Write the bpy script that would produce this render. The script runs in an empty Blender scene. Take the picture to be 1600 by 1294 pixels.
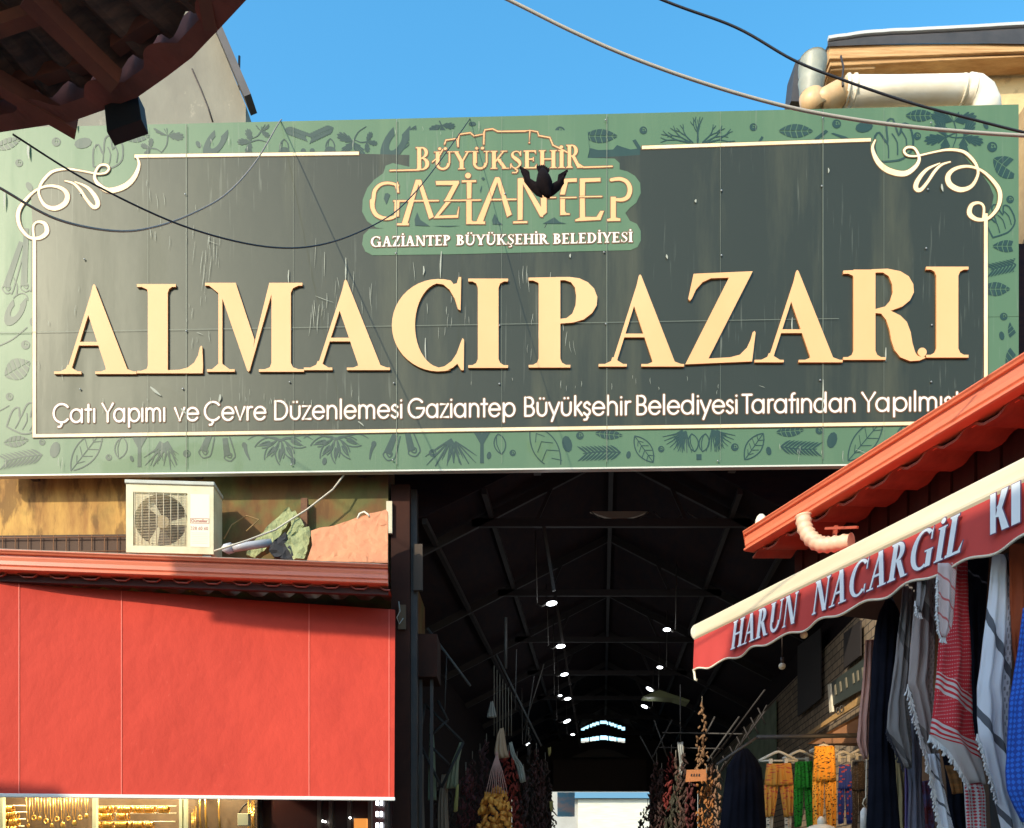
import bpy, math, random
from mathutils import Vector, Matrix
from mathutils.geometry import delaunay_2d_cdt
R = random.Random(7)
rad = math.radians
scn = bpy.context.scene
# ------------------------------------------------------------------ camera, sky, sun, exposure
EYE = 1.65
CAMF, CX, HOR = 1300.0, 800.0, 1365.0
cd = bpy.data.cameras.new('camera'); cam = bpy.data.objects.new('camera', cd)
scn.collection.objects.link(cam); scn.camera = cam
cam.location = (0, 0, EYE); cam.rotation_euler = (rad(90), 0, 0)
cd.sensor_width = 36; cd.lens = 36*CAMF/1600; cd.shift_y = (HOR-647)/1600.0
cd.clip_start = 0.05; cd.clip_end = 2000
SUNV = Vector((-0.80, -1.0, 0.78)).normalized()        # towards the sun
elev = math.asin(SUNV.z); azim = math.atan2(SUNV.x, SUNV.y)
w = bpy.data.worlds.new('World'); scn.world = w; w.use_nodes = True
nt = w.node_tree; bg = nt.nodes['Background']
sky = nt.nodes.new('ShaderNodeTexSky'); sky.sky_type = 'NISHITA'; sky.sun_disc = False
sky.sun_elevation = elev; sky.sun_rotation = azim
sky.air_density = 1.2; sky.dust_density = 1.2; sky.ozone_density = 2.2; sky.altitude = 100
hs = nt.nodes.new('ShaderNodeHueSaturation'); hs.inputs['Value'].default_value = 1.42; hs.inputs['Saturation'].default_value = 1.32; hs.inputs['Hue'].default_value = 0.484
nt.links.new(sky.outputs[0], hs.inputs['Color']); nt.links.new(hs.outputs[0], bg.inputs[0]); bg.inputs[1].default_value = 0.15
sd = bpy.data.lights.new('sun', 'SUN'); so = bpy.data.objects.new('sun', sd); scn.collection.objects.link(so)
sd.energy = 2.75; sd.angle = rad(0.5); sd.color = (1.0, 0.89, 0.70)
so.rotation_euler = SUNV.to_track_quat('Z', 'Y').to_euler(); so.location = SUNV*60
scn.view_settings.view_transform = 'Standard'; scn.view_settings.look = 'None'
scn.view_settings.exposure = 0.78; scn.view_settings.gamma = 1
try:
    scn.cycles.max_bounces = 8; scn.cycles.use_denoising = True; scn.cycles.sample_clamp_indirect = 6
except Exception: pass
# ------------------------------------------------------------------ helpers
def P(px, py, Y): return Vector(((px-CX)/CAMF*Y, Y, EYE+(HOR-py)/CAMF*Y))
COL = scn.collection
def tag(o, label=None, cat=None, group=None, kind=None):
    if label: o['label'] = label
    if cat: o['category'] = cat
    if group: o['group'] = group
    if kind: o['kind'] = kind
    return o
def thing(name, label, cat, loc=(0, 0, 0), rz=0, group=None):
    o = bpy.data.objects.new(name, None); COL.objects.link(o); o.empty_display_size = .1
    o.location = loc; o.rotation_euler = (0, 0, rz)
    return tag(o, label, cat, group)
class MB:
    def __init__(s): s.v = []; s.f = []; s.uv = {}; s.sm = set(); s.mi = {}
    def box(s, x0, x1, y0, y1, z0, z1):
        b = len(s.v); s.v += [Vector((x, y, z)) for z in (z0, z1) for y in (y0, y1) for x in (x0, x1)]
        for q in ((0,2,3,1),(4,5,7,6),(0,1,5,4),(2,6,7,3),(0,4,6,2),(1,3,7,5)): s.f.append([b+i for i in q])
        return s
    def beam(s, a, b, w, h, up=(0, 0, 1)):
        a = Vector(a); b = Vector(b); d = (b-a).normalized(); up = Vector(up)
        if abs(d.dot(up)) > .98: up = Vector((0, 1, 0))
        x = d.cross(up).normalized(); y = x.cross(d).normalized(); k = len(s.v)
        for p in (a, b):
            for i, j in ((-1,-1),(1,-1),(1,1),(-1,1)): s.v.append(p+x*i*w/2+y*j*h/2)
        for q in ((3,2,1,0),(4,5,6,7),(0,1,5,4),(1,2,6,5),(2,3,7,6),(3,0,4,7)): s.f.append([k+i for i in q])
        return s
    def tube(s, pts, r, n=8, closed=False, caps=True):
        pts = [Vector(p) for p in pts]; m = len(pts); k = len(s.v)
        rs = r if isinstance(r, (list, tuple)) else [r]*m
        prev = None
        for i, p in enumerate(pts):
            d = (pts[min(i+1, m-1)]-pts[max(i-1, 0)])
            if d.length < 1e-9: d = Vector((0, 0, 1))
            d.normalize()
            if prev is None:
                up = Vector((0, 0, 1)) if abs(d.z) < .9 else Vector((0, 1, 0))
                x = d.cross(up).normalized()
            else:
                x = (prev-d*prev.dot(d)); x = x.normalized() if x.length > 1e-6 else d.orthogonal().normalized()
            prev = x; y = d.cross(x)
            for j in range(n):
                a = 2*math.pi*j/n; s.v.append(p+(x*math.cos(a)+y*math.sin(a))*rs[i])
        for i in range(m-1):
            for j in range(n):
                q = [k+i*n+j, k+i*n+(j+1) % n, k+(i+1)*n+(j+1) % n, k+(i+1)*n+j]; s.sm.add(len(s.f)); s.f.append(q)
        if caps: s.f.append([k+j for j in range(n)][::-1]); s.f.append([k+(m-1)*n+j for j in range(n)])
        return s
    def ball(s, c, rx, ry=None, rz=None, nu=8, nv=6, rot=None, jit=0):
        ry = rx if ry is None else ry; rz = rx if rz is None else rz; c = Vector(c); k = len(s.v)
        for i in range(nv+1):
            t = math.pi*i/nv
            for j in range(nu):
                a = 2*math.pi*j/nu; q = 1+R.uniform(-jit, jit) if jit else 1
                v = Vector((rx*math.sin(t)*math.cos(a)*q, ry*math.sin(t)*math.sin(a)*q, rz*math.cos(t)))
                if rot is not None: v = rot @ v
                s.v.append(c+v)
        for i in range(nv):
            for j in range(nu):
                s.sm.add(len(s.f)); s.f.append([k+i*nu+j, k+(i+1)*nu+j, k+(i+1)*nu+(j+1) % nu, k+i*nu+(j+1) % nu])
        return s
    def prism(s, pts, off):          # pts: list of 3D (planar), extruded by vector off
        k = len(s.v); n = len(pts); off = Vector(off)
        s.v += [Vector(p) for p in pts]+[Vector(p)+off for p in pts]
        s.f.append(list(range(k, k+n))[::-1]); s.f.append([k+n+i for i in range(n)])
        for i in range(n): j = (i+1) % n; s.f.append([k+i, k+j, k+n+j, k+n+i])
        return s
    def quad(s, *p):
        k = len(s.v); s.v += [Vector(q) for q in p]; s.f.append([k+i for i in range(len(p))]); return s
    def grid(s, rows, smooth=True, uv=None, wrap=False):
        k = len(s.v); m = len(rows); n = len(rows[0])
        for r in rows: s.v += [Vector(p) for p in r]
        for i in range(m-1):
            for j in range(n if wrap else n-1):
                j2 = (j+1) % n
                if smooth: s.sm.add(len(s.f))
                if uv: s.uv[len(s.f)] = [(j/(n-1), i/(m-1)), ((j+1)/(n-1), i/(m-1)), ((j+1)/(n-1), (i+1)/(m-1)), (j/(n-1), (i+1)/(m-1))]
                s.f.append([k+i*n+j, k+i*n+j2, k+(i+1)*n+j2, k+(i+1)*n+j])
        return s
    def build(s, name, m, parent=None, bevel=0, smooth=False):
        mw = Matrix.Identity(4)
        if parent is not None:
            q = parent
            mw = Matrix.Identity(4)
            while q is not None:
                mw = (Matrix.Translation(q.location) @ q.rotation_euler.to_matrix().to_4x4()) @ mw; q = q.parent
        org = None
        if parent is None and s.v:
            zs = min(v.z for v in s.v); c = sum(s.v, Vector())/len(s.v); org = Vector((c.x, c.y, zs)); mw = Matrix.Translation(org)
        inv = mw.inverted()
        me = bpy.data.meshes.new(name); me.from_pydata([inv @ v for v in s.v], [], s.f); me.validate(verbose=False)
        if s.uv and len(me.polygons) == len(s.f):
            ul = me.uv_layers.new(name='UVMap')
            for i, p in enumerate(me.polygons):
                if i in s.uv:
                    for q, li in zip(s.uv[i], p.loop_indices): ul.data[li].uv = q
        for i, p in enumerate(me.polygons):
            if smooth or i in s.sm: p.use_smooth = True
        for mm in (m if isinstance(m, (list, tuple)) else [m]): me.materials.append(mm)
        if s.mi:
            for i, p in enumerate(me.polygons): p.material_index = s.mi.get(i, 0)
        o = bpy.data.objects.new(name, me); COL.objects.link(o)
        if org is not None: o.location = org
        if parent is not None: o.parent = parent
        if bevel:
            b = o.modifiers.new('bevel', 'BEVEL'); b.width = bevel; b.segments = 2; b.limit_method = 'ANGLE'
        return o
# ------------------------------------------------------------------ materials
def mat(name, col, rough=.7, col2=None, scale=3., stretch=(1, 1, 1), spec=.5, bump=0, bscale=None, lo=.35, hi=.65, metal=0, coat=0, coat_r=.1,
        rough2=None, emit=0, detail=6, trans=0):
    m = bpy.data.materials.new(name); m.use_nodes = True; t = m.node_tree; b = t.nodes['Principled BSDF']; L = t.links.new
    c4 = lambda c: (c[0], c[1], c[2], 1)
    b.inputs['Base Color'].default_value = c4(col); b.inputs['Roughness'].default_value = rough
    b.inputs['Specular IOR Level'].default_value = spec; b.inputs['Metallic'].default_value = metal
    if coat: b.inputs['Coat Weight'].default_value = coat; b.inputs['Coat Roughness'].default_value = coat_r
    if emit: b.inputs['Emission Color'].default_value = c4(col); b.inputs['Emission Strength'].default_value = emit
    if col2 or bump:
        tc = t.nodes.new('ShaderNodeTexCoord'); mp = t.nodes.new('ShaderNodeMapping'); L(tc.outputs['Object'], mp.inputs[0])
        mp.inputs['Scale'].default_value = stretch
        if col2:
            n = t.nodes.new('ShaderNodeTexNoise'); n.inputs['Scale'].default_value = scale; n.inputs['Detail'].default_value = detail; n.inputs['Roughness'].default_value = .65
            L(mp.outputs[0], n.inputs[0]); r = t.nodes.new('ShaderNodeMapRange'); r.inputs[1].default_value = lo; r.inputs[2].default_value = hi
            L(n.outputs[0], r.inputs[0]); x = t.nodes.new('ShaderNodeMix'); x.data_type = 'RGBA'
            x.inputs[6].default_value = c4(col); x.inputs[7].default_value = c4(col2); L(r.outputs[0], x.inputs[0]); L(x.outputs[2], b.inputs['Base Color'])
            if rough2 is not None:
                r2 = t.nodes.new('ShaderNodeMapRange'); r2.inputs[3].default_value = rough; r2.inputs[4].default_value = rough2; L(r.outputs[0], r2.inputs[0]); L(r2.outputs[0], b.inputs['Roughness'])
        if bump:
            n2 = t.nodes.new('ShaderNodeTexNoise'); n2.inputs['Scale'].default_value = bscale or scale*4; n2.inputs['Detail'].default_value = 5; L(mp.outputs[0], n2.inputs[0])
            bp = t.nodes.new('ShaderNodeBump'); bp.inputs['Strength'].default_value = bump; bp.inputs['Distance'].default_value = .02; L(n2.outputs[0], bp.inputs['Height']); L(bp.outputs[0], b.inputs['Normal'])
    return m
def principled(m): return m.node_tree.nodes['Principled BSDF']
# ------------------------------------------------------------------ flat artwork (letters, prints) on a real plane
class Plane:
    def __init__(s, p0, ang):
        s.p0 = Vector(p0); s.d = Vector((math.cos(ang), math.sin(ang), 0)); s.n = Vector((math.sin(ang), -math.cos(ang), 0))
    def hit(s, px, py):               # where the photo's point lies on this plane, as (u, v) metres
        r = Vector(((px-CX)/CAMF, 1, (HOR-py)/CAMF)); o = Vector((0, 0, EYE))
        t = (s.p0-o).dot(s.n)/r.dot(s.n); q = o+r*t-s.p0
        return Vector((q.dot(s.d), q.z))
    def at(s, u, v, off=0): return s.p0+s.d*u+Vector((0, 0, v))+s.n*off
def union(polys, eps=1e-5):
    vs = []; fs = []
    for p in polys:
        a = sum(p[i][0]*p[(i+1) % len(p)][1]-p[(i+1) % len(p)][0]*p[i][1] for i in range(len(p)))
        if abs(a) < 1e-9: continue
        if a < 0: p = p[::-1]
        fs.append(list(range(len(vs), len(vs)+len(p)))); vs += [Vector((q[0], q[1])) for q in p]
    V, E, F, ov, oe, of = delaunay_2d_cdt(vs, [], fs, 1, eps)
    cell = .05; H = {}
    for k, f in enumerate(fs):
        xs = [vs[i].x for i in f]; ys = [vs[i].y for i in f]
        for i in range(int(min(xs)//cell), int(max(xs)//cell)+1):
            for j in range(int(min(ys)//cell), int(max(ys)//cell)+1): H.setdefault((i, j), []).append(k)
    def inside(x, y, f):
        c = False; j = f[-1]
        for i in f:
            a, b = vs[i], vs[j]
            if (a.y > y) != (b.y > y) and x < (b.x-a.x)*(y-a.y)/(b.y-a.y)+a.x: c = not c
            j = i
        return c
    out = []
    for f in F:
        x = sum(V[i].x for i in f)/len(f); y = sum(V[i].y for i in f)/len(f)
        if any(inside(x, y, fs[k]) for k in H.get((int(x//cell), int(y//cell)), ())): out.append(f)
    return V, out
def flat(mb, pl, polys, off, depth=0, scale=1):
    V, F = union(polys); k = len(mb.v)
    mb.v += [pl.at(p.x, p.y, off) for p in V]
    cnt = {}
    for f in F:
        mb.f.append([k+i for i in f])
        for i in range(len(f)):
            e = (f[i], f[(i+1) % len(f)]); cnt[e] = 1
    if depth:
        k2 = len(mb.v); mb.v += [pl.at(p.x, p.y, off-depth) for p in V]
        for (a, b) in cnt:
            if (b, a) not in cnt: mb.f.append([k+a, k2+a, k2+b, k+b])
    return [(V[a], V[b]) for (a, b) in cnt if (b, a) not in cnt]
def px2uv(pl, poly): return [tuple(pl.hit(*p)) for p in poly]
def cr(pts, n=6):                     # Catmull-Rom through (x, y, w)
    pts = [tuple(p) if len(p) > 2 else tuple(p)+(1,) for p in pts]; out = []
    m = len(pts)
    for i in range(m-1):
        p0, p1, p2, p3 = pts[max(i-1, 0)], pts[i], pts[i+1], pts[min(i+2, m-1)]
        for k in range(n):
            t = k/n
            out.append(tuple(.5*((2*p1[a])+(-p0[a]+p2[a])*t+(2*p0[a]-5*p1[a]+4*p2[a]-p3[a])*t*t+(-p0[a]+3*p1[a]-3*p2[a]+p3[a])*t**3) for a in range(3)))
    out.append(pts[-1]); return out
def ribbon(pts, wd=1., smooth=True, n=5, cap=True):   # list of small convex polys following a stroke; w multiplies wd
    q = cr(pts, n) if smooth else [tuple(p) if len(p) > 2 else tuple(p)+(1,) for p in pts]
    out = []
    L_ = []; R_ = []
    for i, p in enumerate(q):
        a = q[max(i-1, 0)]; b = q[min(i+1, len(q)-1)]; dx, dy = b[0]-a[0], b[1]-a[1]; l = math.hypot(dx, dy) or 1
        nx, ny = -dy/l, dx/l; h = p[2]*wd/2; L_.append((p[0]+nx*h, p[1]+ny*h)); R_.append((p[0]-nx*h, p[1]-ny*h))
    for i in range(len(q)-1): out.append([L_[i], L_[i+1], R_[i+1], R_[i]])
    if cap or not smooth:
        for i, p in enumerate(q):
            if p[2]*wd > 0 and (not smooth or i in (0, len(q)-1)): out.append(circ(p[0], p[1], p[2]*wd/2*.999, 10))
    return out
def circ(x, y, r, n=14, ry=None): return [(x+r*math.cos(2*math.pi*i/n), y+(ry or r)*math.sin(2*math.pi*i/n)) for i in range(n)]
def arc(cx, cy, rx, ry, a0, a1, n=14): return [(cx+rx*math.cos(rad(a0+(a1-a0)*i/n)), cy+ry*math.sin(rad(a0+(a1-a0)*i/n))) for i in range(n+1)]
def ring(cx, cy, rx, ry, a0, a1, tx, ty, n=18): return arc(cx, cy, rx, ry, a0, a1, n)+arc(cx, cy, rx-tx, ry-ty, a1, a0, n)
# ---- thin round sans (monoline); cap height 1, x height .70
def sans(c):
    X = .70; r = X/2; A = arc; dots = None; base = c
    acc = {'ü': 'u', 'ö': 'o', 'ş': 's', 'Ç': 'C', 'ç': 'c', 'Ü': 'U'}
    base = acc.get(c, c)
    S = {
     'a': ([A(.42, r, .34, r, 0, 360, 24), [(.76, 0), (.76, X)]], .93),
     'd': ([A(.42, r, .34, r, 0, 360, 24), [(.76, 0), (.76, 1.04)]], .93),
     'p': ([A(.52, r, .34, r, 0, 360, 24), [(.16, X), (.16, -.30)]], .93),
     'b': ([A(.52, r, .34, r, 0, 360, 24), [(.16, 0), (.16, 1.04)]], .93),
     'e': ([[(.11, .37), (.79, .37)]+A(.45, r, .34, r, 4, 325, 24)], .88),
     't': ([[(.24, 0), (.24, .95)], [(.06, X-.02), (.42, X-.02)]], .46),
     'f': ([[(.20, 0), (.20, .8)]+A(.34, .88, .14, .14, 180, 80, 6), [(.05, X-.03), (.38, X-.03)]], .42),
     'ı': ([[(.14, 0), (.14, X)]], .28), 'i': ([[(.14, 0), (.14, X)], [(.14, .93), (.14, .94)]], .28),
     'l': ([[(.14, 0), (.14, 1.04)]], .28),
     'm': ([[(.14, 0), (.14, X)], A(.37, X-.25, .23, .25, 180, 0, 10)+[(.60, 0)], A(.83, X-.25, .23, .25, 180, 0, 10)+[(1.06, 0)]], 1.20),
     'n': ([[(.14, 0), (.14, X)], A(.41, X-.29, .27, .29, 180, 0, 12)+[(.68, 0)]], .82),
     'h': ([[(.14, 0), (.14, 1.04)], A(.41, X-.29, .27, .29, 180, 0, 12)+[(.68, 0)]], .82),
     'u': ([[(.14, X)]+A(.41, .29, .27, .29, 180, 360, 12)+[(.68, X)]], .82),
     'r': ([[(.14, 0), (.14, X)], A(.36, X-.24, .22, .24, 180, 75, 8)], .46),
     'v': ([[(.04, X), (.32, .02), (.60, X)]], .64), 'y': ([[(.04, X), (.34, .04)], [(.64, X), (.20, -.30)]], .68),
     'z': ([[(.06, X), (.52, X), (.06, 0), (.54, 0)]], .60),
     's': ([cr([(.43, .58), (.28, .70), (.12, .60), (.12, .47), (.27, .37), (.42, .26), (.42, .09), (.26, 0), (.08, .12)], 4)], .53),
     'k': ([[(.14, 0), (.14, 1.04)], [(.50, X), (.14, .34)], [(.22, .41), (.56, 0)]], .60),
     'C': ([A(.56, .5, .50, .51, 42, 318, 26)], 1.04), 'G': ([A(.56, .5, .50, .51, 42, 360, 26)+[(.60, .5)]], 1.16),
     'Y': ([[(.02, 1), (.38, .48), (.74, 1)], [(.38, .48), (.38, 0)]], .74),
     'D': ([[(.14, 0), (.14, 1), (.38, 1)]+A(.38, .5, .50, .5, 90, -90, 18)+[(.14, 0)]], .98),
     'B': ([[(.14, 0), (.14, 1), (.38, 1)]+A(.38, .76, .24, .24, 90, -90, 10)+[(.14, .52)], [(.38, .52)]+A(.40, .26, .27, .26, 90, -90, 10)+[(.14, 0)]], .76),
     'T': ([[(.02, .98), (.58, .98)], [(.30, .98), (.30, 0)]], .56),
    }
    st, wd = S[base]; st = [list(map(tuple, s)) for s in st]; st = [[(q[0], q[1]) for q in s] for s in st]
    if c == 'ü': st += [[(.30, .93), (.30, .94)], [(.52, .93), (.52, .94)]]
    if c in 'Çşç': cx = wd/2-.02; st += [[(cx+.02, -.02), (cx+.06, -.12), (cx-.02, -.24), (cx-.14, -.25)]]
    return st, wd
def sans_word(word, x0, x1, base, cap, wd):       # polys; x in metres from x0 to x1
    g = [sans(c) for c in word]; W = sum(k[1] for k in g)-.14; sx = (x1-x0)/W; x = -.07; out = []
    for st, a in g:
        for s in st:
            q = [(x0+(x+p[0])*sx, base+p[1]*cap) for p in s]; out += ribbon(q, wd, smooth=False)
        x += a
    return out
# ---- serif capitals; height 1
def serif(c, T=.15, t=.055, s=.045, e=.07):
    B = lambda x0, y0, x1, y1: [(x0, y0), (x1, y0), (x1, y1), (x0, y1)]
    def stem(x, w=None, y0=0, y1=1, top=True, bot=True):
        w = w or T; o = [B(x, y0, x+w, y1)]
        if bot: o += [B(x-e, y0, x+w+e, y0+s), [(x-e*.5, y0+s*.9), (x+w+e*.5, y0+s*.9), (x+w*.9, y0+s*2.3), (x+w*.1, y0+s*2.3)]]
        if top: o += [B(x-e, y1-s, x+w+e, y1), [(x-e*.5, y1-s*.9), (x+w+e*.5, y1-s*.9), (x+w*.9, y1-s*2.3), (x+w*.1, y1-s*2.3)]]
        return o
    d = lambda x0, y0, x1, y1, w: [(x0, y0), (x0+w, y0), (x1+w, y1), (x1, y1)]
    b = {'İ': 'I', 'Ü': 'U', 'Ş': 'S', 'Ç': 'C'}.get(c, c)
    if b == 'I': p, w = stem(.10), .35
    elif b == 'A': p, w = [d(.12, .03, .37, 1, t*1.2), d(.60, .0, .33, 1, T), B(.2, .32, .62, .32+t), B(0, 0, .30, s), B(.50, 0, .88, s)], .86
    elif b == 'B': p, w = stem(.10)+[ring(.30, .755, .28, .245, 90, -90, T*.85, t), ring(.30, .27, .34, .27, 90, -90, T, t), B(.2, .48, .34, .54), B(.2, 0, .31, t), B(.2, 1-t, .31, 1)], .70
    elif b == 'P': p, w = stem(.10)+[ring(.30, .73, .32, .27, 90, -90, T, t), B(.2, .46, .32, .46+t), B(.2, 1-t, .31, 1)], .66
    elif b == 'R': p, w = stem(.10)+[ring(.30, .74, .31, .26, 90, -90, T, t), B(.2, .48, .32, .48+t), B(.2, 1-t, .31, 1), d(.60, 0, .30, .5, T), B(.62, 0, .86, s)], .82
    elif b == 'D': p, w = stem(.10)+[ring(.34, .5, .44, .5, 90, -90, T, t), B(.2, 0, .35, t), B(.2, 1-t, .35, 1)], .84
    elif b == 'C': p, w = [ring(.52, .5, .47, .52, 48, 312, T, t), [(.80, .68), (.86, .68), (.86, 1.0), (.80, .86)], [(.80, .26), (.86, .26), (.86, .0), (.80, .1)]], .90
    elif b == 'G': p, w = [ring(.52, .5, .47, .52, 48, 300, T, t), [(.80, .68), (.86, .68), (.86, 1.0), (.80, .86)], B(.71, .0, .71+T, .42), B(.62, .40, .94, .40+s)], .98
    elif b == 'E': p, w = stem(.10, top=False, bot=False)+[B(.03, 0, .62, t), B(.03, 1-t, .60, 1), B(.2, .48, .50, .48+t), [(.56, 1), (.60, 1), (.60, .80), (.52, 1-t)], [(.60, 0), (.64, .24), (.54, t), (.56, 0)], B(.46, .40, .50, .62)], .68
    elif b == 'L': p, w = stem(.10, bot=False)+[B(.03, 0, .60, t), [(.58, 0), (.64, .28), (.50, t), (.54, 0)]], .66
    elif b == 'T': p, w = stem(.29, top=False)+[B(.02, 1-t, .71, 1), [(.02, 1), (.02, .78), (.12, 1-t), (.1, 1)], [(.71, 1), (.71, .78), (.61, 1-t), (.63, 1)]], .73
    elif b == 'H': p, w = stem(.10)+stem(.62)+[B(.2, .48, .7, .48+t)], .87
    elif b == 'N': p, w = stem(.12, t)+stem(.72, t, bot=False)+[d(.62, 0, .10, 1, T)], .90
    elif b == 'K': p, w = stem(.10)+[d(.2, .38, .60, 1, t*1.2), d(.62, 0, .30, .56, T), B(.50, 1-s, .80, 1), B(.56, 0, .88, s)], .86
    elif b == 'U': p, w = [B(.10, .34, .10+T, 1), B(.70, .34, .70+t, 1), ring(.425, .34, .325, .36, 180, 360, T*.7, t*1.5), B(.02, 1-s, .34, 1), B(.60, 1-s, .86, 1)], .86
    elif b == 'Y': p, w = stem(.33, top=False, y1=.5)+[d(.33, .42, .06, 1, T), d(.40, .42, .68, 1, t*1.2), B(-.01, 1-s, .28, 1), B(.58, 1-s, .84, 1)], .82
    elif b == 'Z': p, w = [B(.06, 0, .66, t), B(.08, 1-t, .68, 1), d(.05, 0, .50, 1, T*1.1), [(.08, 1), (.05, .76), (.16, 1-t)], [(.66, 0), (.70, .26), (.56, t)]], .74
    elif b == 'S': p, w = ribbon([(.52, .80, .5), (.44, .93, .6), (.30, .96, .6), (.17, .86, 1), (.17, .70, 1.5), (.32, .54, 2.1), (.47, .38, 1.9), (.50, .20, 1.1), (.36, .05, .7), (.22, .04, .6), (.10, .18, .5)], .085)+[[(.50, .72), (.56, .72), (.56, 1), (.52, .95)], [(.06, .28), (.12, .28), (.10, .05), (.06, 0)]], .62
    else: p, w = [], .3
    cx = w/2-.02
    if c == 'İ': p = p+[circ(cx+.02, 1.17, .085)]
    if c == 'Ü': p = p+[circ(cx-.13, 1.16, .075), circ(cx+.13, 1.16, .075)]
    if c == 'Ş': p = p+ribbon([(cx, -.02), (cx+.10, -.10), (cx+.04, -.22), (cx-.12, -.22)], .06, n=3)
    return p, w
def serif_word(word, x0, x1, base, h, skew=0, gap=.03, **kw):
    g = [serif(c, **kw) for c in word]; W = sum(k[1]+gap for k in g)-gap; sx = (x1-x0)/W; x = 0; out = []
    for ch_, (ps, a) in zip(word, g):
        if skew and ch_ == 'İ': ps = [[(q[0], q[1]*.86) for q in p] for p in ps]
        for p in ps: out.append([(x0+(x+q[0])*sx+skew*q[1]*h, base+q[1]*h) for q in p])
        x += a+gap
    return out
def grow(edges, wd):                  # band of width wd along every outline edge
    out = []
    for a, b in edges:
        dx, dy = b[0]-a[0], b[1]-a[1]; l = math.hypot(dx, dy)
        if l < 1e-6: continue
        ux, uy = dx/l*wd*.7, dy/l*wd*.7; nx, ny = -dy/l*wd, dx/l*wd
        out.append([(a[0]-ux+nx, a[1]-uy+ny), (b[0]+ux+nx, b[1]+uy+ny), (b[0]+ux-nx, b[1]+uy-ny), (a[0]-ux-nx, a[1]-uy-ny)])
    return out
# ------------------------------------------------------------------ THE BIG SIGN
SG = Plane((-5.64, 9.15, 0), -0.0254)
def signmat(name, c1, c2, rough, coat=.28):
    m = mat(name, c1, rough, c2, 1.6, (1.2, 1, .16), lo=.50, hi=.86, coat=coat, coat_r=.05, rough2=min(1, rough+.18), spec=.29)
    t = m.node_tree; b = principled(m); L = t.links.new
    tc = t.nodes.new('ShaderNodeTexCoord'); mp = t.nodes.new('ShaderNodeMapping'); mp.inputs['Scale'].default_value = (26, 26, 1.1); L(tc.outputs['Object'], mp.inputs[0])
    n = t.nodes.new('ShaderNodeTexNoise'); n.inputs['Scale'].default_value = 1.3; n.inputs['Detail'].default_value = 7; n.inputs['Distortion'].default_value = .4; L(mp.outputs[0], n.inputs[0])
    n2 = t.nodes.new('ShaderNodeTexNoise'); n2.inputs['Scale'].default_value = .8; n2.inputs['Detail'].default_value = 3; L(tc.outputs['Object'], n2.inputs[0])
    r = t.nodes.new('ShaderNodeMapRange'); r.inputs[1].default_value = .60; r.inputs[2].default_value = .74; L(n.outputs[0], r.inputs[0])
    r2 = t.nodes.new('ShaderNodeMapRange'); r2.inputs[1].default_value = .48; r2.inputs[2].default_value = .66; r2.inputs[4].default_value = .55; L(n2.outputs[0], r2.inputs[0])
    mu = t.nodes.new('ShaderNodeMath'); mu.operation = 'MULTIPLY'; L(r.outputs[0], mu.inputs[0]); L(r2.outputs[0], mu.inputs[1])
    src = b.inputs['Base Color'].links[0].from_socket
    x = t.nodes.new('ShaderNodeMix'); x.data_type = 'RGBA'; L(src, x.inputs[6]); x.inputs[7].default_value = (.22, .23, .18, 1); L(mu.outputs[0], x.inputs[0]); L(x.outputs[2], b.inputs['Base Color'])
    n3 = t.nodes.new('ShaderNodeTexNoise'); n3.inputs['Scale'].default_value = 1.1; n3.inputs['Detail'].default_value = 4; L(tc.outputs['Object'], n3.inputs[0])
    bp = t.nodes.new('ShaderNodeBump'); bp.inputs['Strength'].default_value = .25; bp.inputs['Distance'].default_value = .02; L(n3.outputs[0], bp.inputs['Height']); L(bp.outputs[0], b.inputs['Normal'])
    L(bp.outputs[0], b.inputs['Coat Normal'])
    return m
M_green = signmat('sign_green_film', (.080, .145, .075), (.112, .180, .095), .44)
M_field = signmat('sign_dark_film', (.025, .026, .016), (.075, .074, .042), .42)
M_print = signmat('sign_print_ink', (.018, .042, .035), (.032, .062, .05), .44)
for m_ in (M_green, M_field, M_print):
    principled(m_).inputs['Specular Tint'].default_value = (.92, 1.0, .78, 1)
M_gold = mat('pale_gold', (.80, .62, .33), .5, (.86, .74, .46), 2.2, (1, 1, .5), spec=.3)
M_letter = mat('letter_cream', (.70, .385, .17), .5, (.75, .435, .21), .5, (1, 1, .6), spec=.2)
M_lside = mat('letter_side_ochre', (.50, .20, .06), .6)
M_rim = mat('print_brown_edge', (.16, .075, .03), .6)
M_white = mat('text_offwhite', (.78, .72, .60), .5)
M_metal = mat('grey_metal', (.30, .31, .30), .45, (.22, .23, .22), 6, metal=.6)
M_dark = mat('dark_steel', (.022, .016, .014), .6, (.045, .03, .022), 4)
M_dust = mat('scratch_pale', (.33, .34, .27), .7)

sign = thing('market_sign', 'huge green sign board reading ALMACI PAZARI above the market entrance', 'sign', SG.at(0, 6.0), SG.d.angle(Vector((1, 0, 0)))*-1)
U0, V0 = SG.hit(-6, 742); U1, V1 = SG.hit(1592, 166); V0 = 6.035; V1 = 9.85
mb = MB()
seams_px = [292, 620, 948, 1285]
us = [U0]+[SG.hit(x, 450).x for x in seams_px]+[U1]; vm = SG.hit(500, 513).y
corner = lambda u, v, off: SG.at(u, v, off)
for i in range(5):
    g = .002; a, b = us[i]+g, us[i+1]-g
    for lo_, hi_ in ((V0, vm-g), (vm+g, V1)):
        mb.prism([corner(a, lo_, 0), corner(b, lo_, 0), corner(b, hi_, 0), corner(a, hi_, 0)], -SG.n*.05)
mb.build('panel', M_green, sign)
mb = MB(); mb.prism([corner(U0+.01, V0+.01, -.055), corner(U1-.01, V0+.01, -.055), corner(U1-.01, V1-.01, -.055), corner(U0+.01, V1-.01, -.055)], -SG.n*.06)
mb.build('frame', M_metal, sign)
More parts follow.
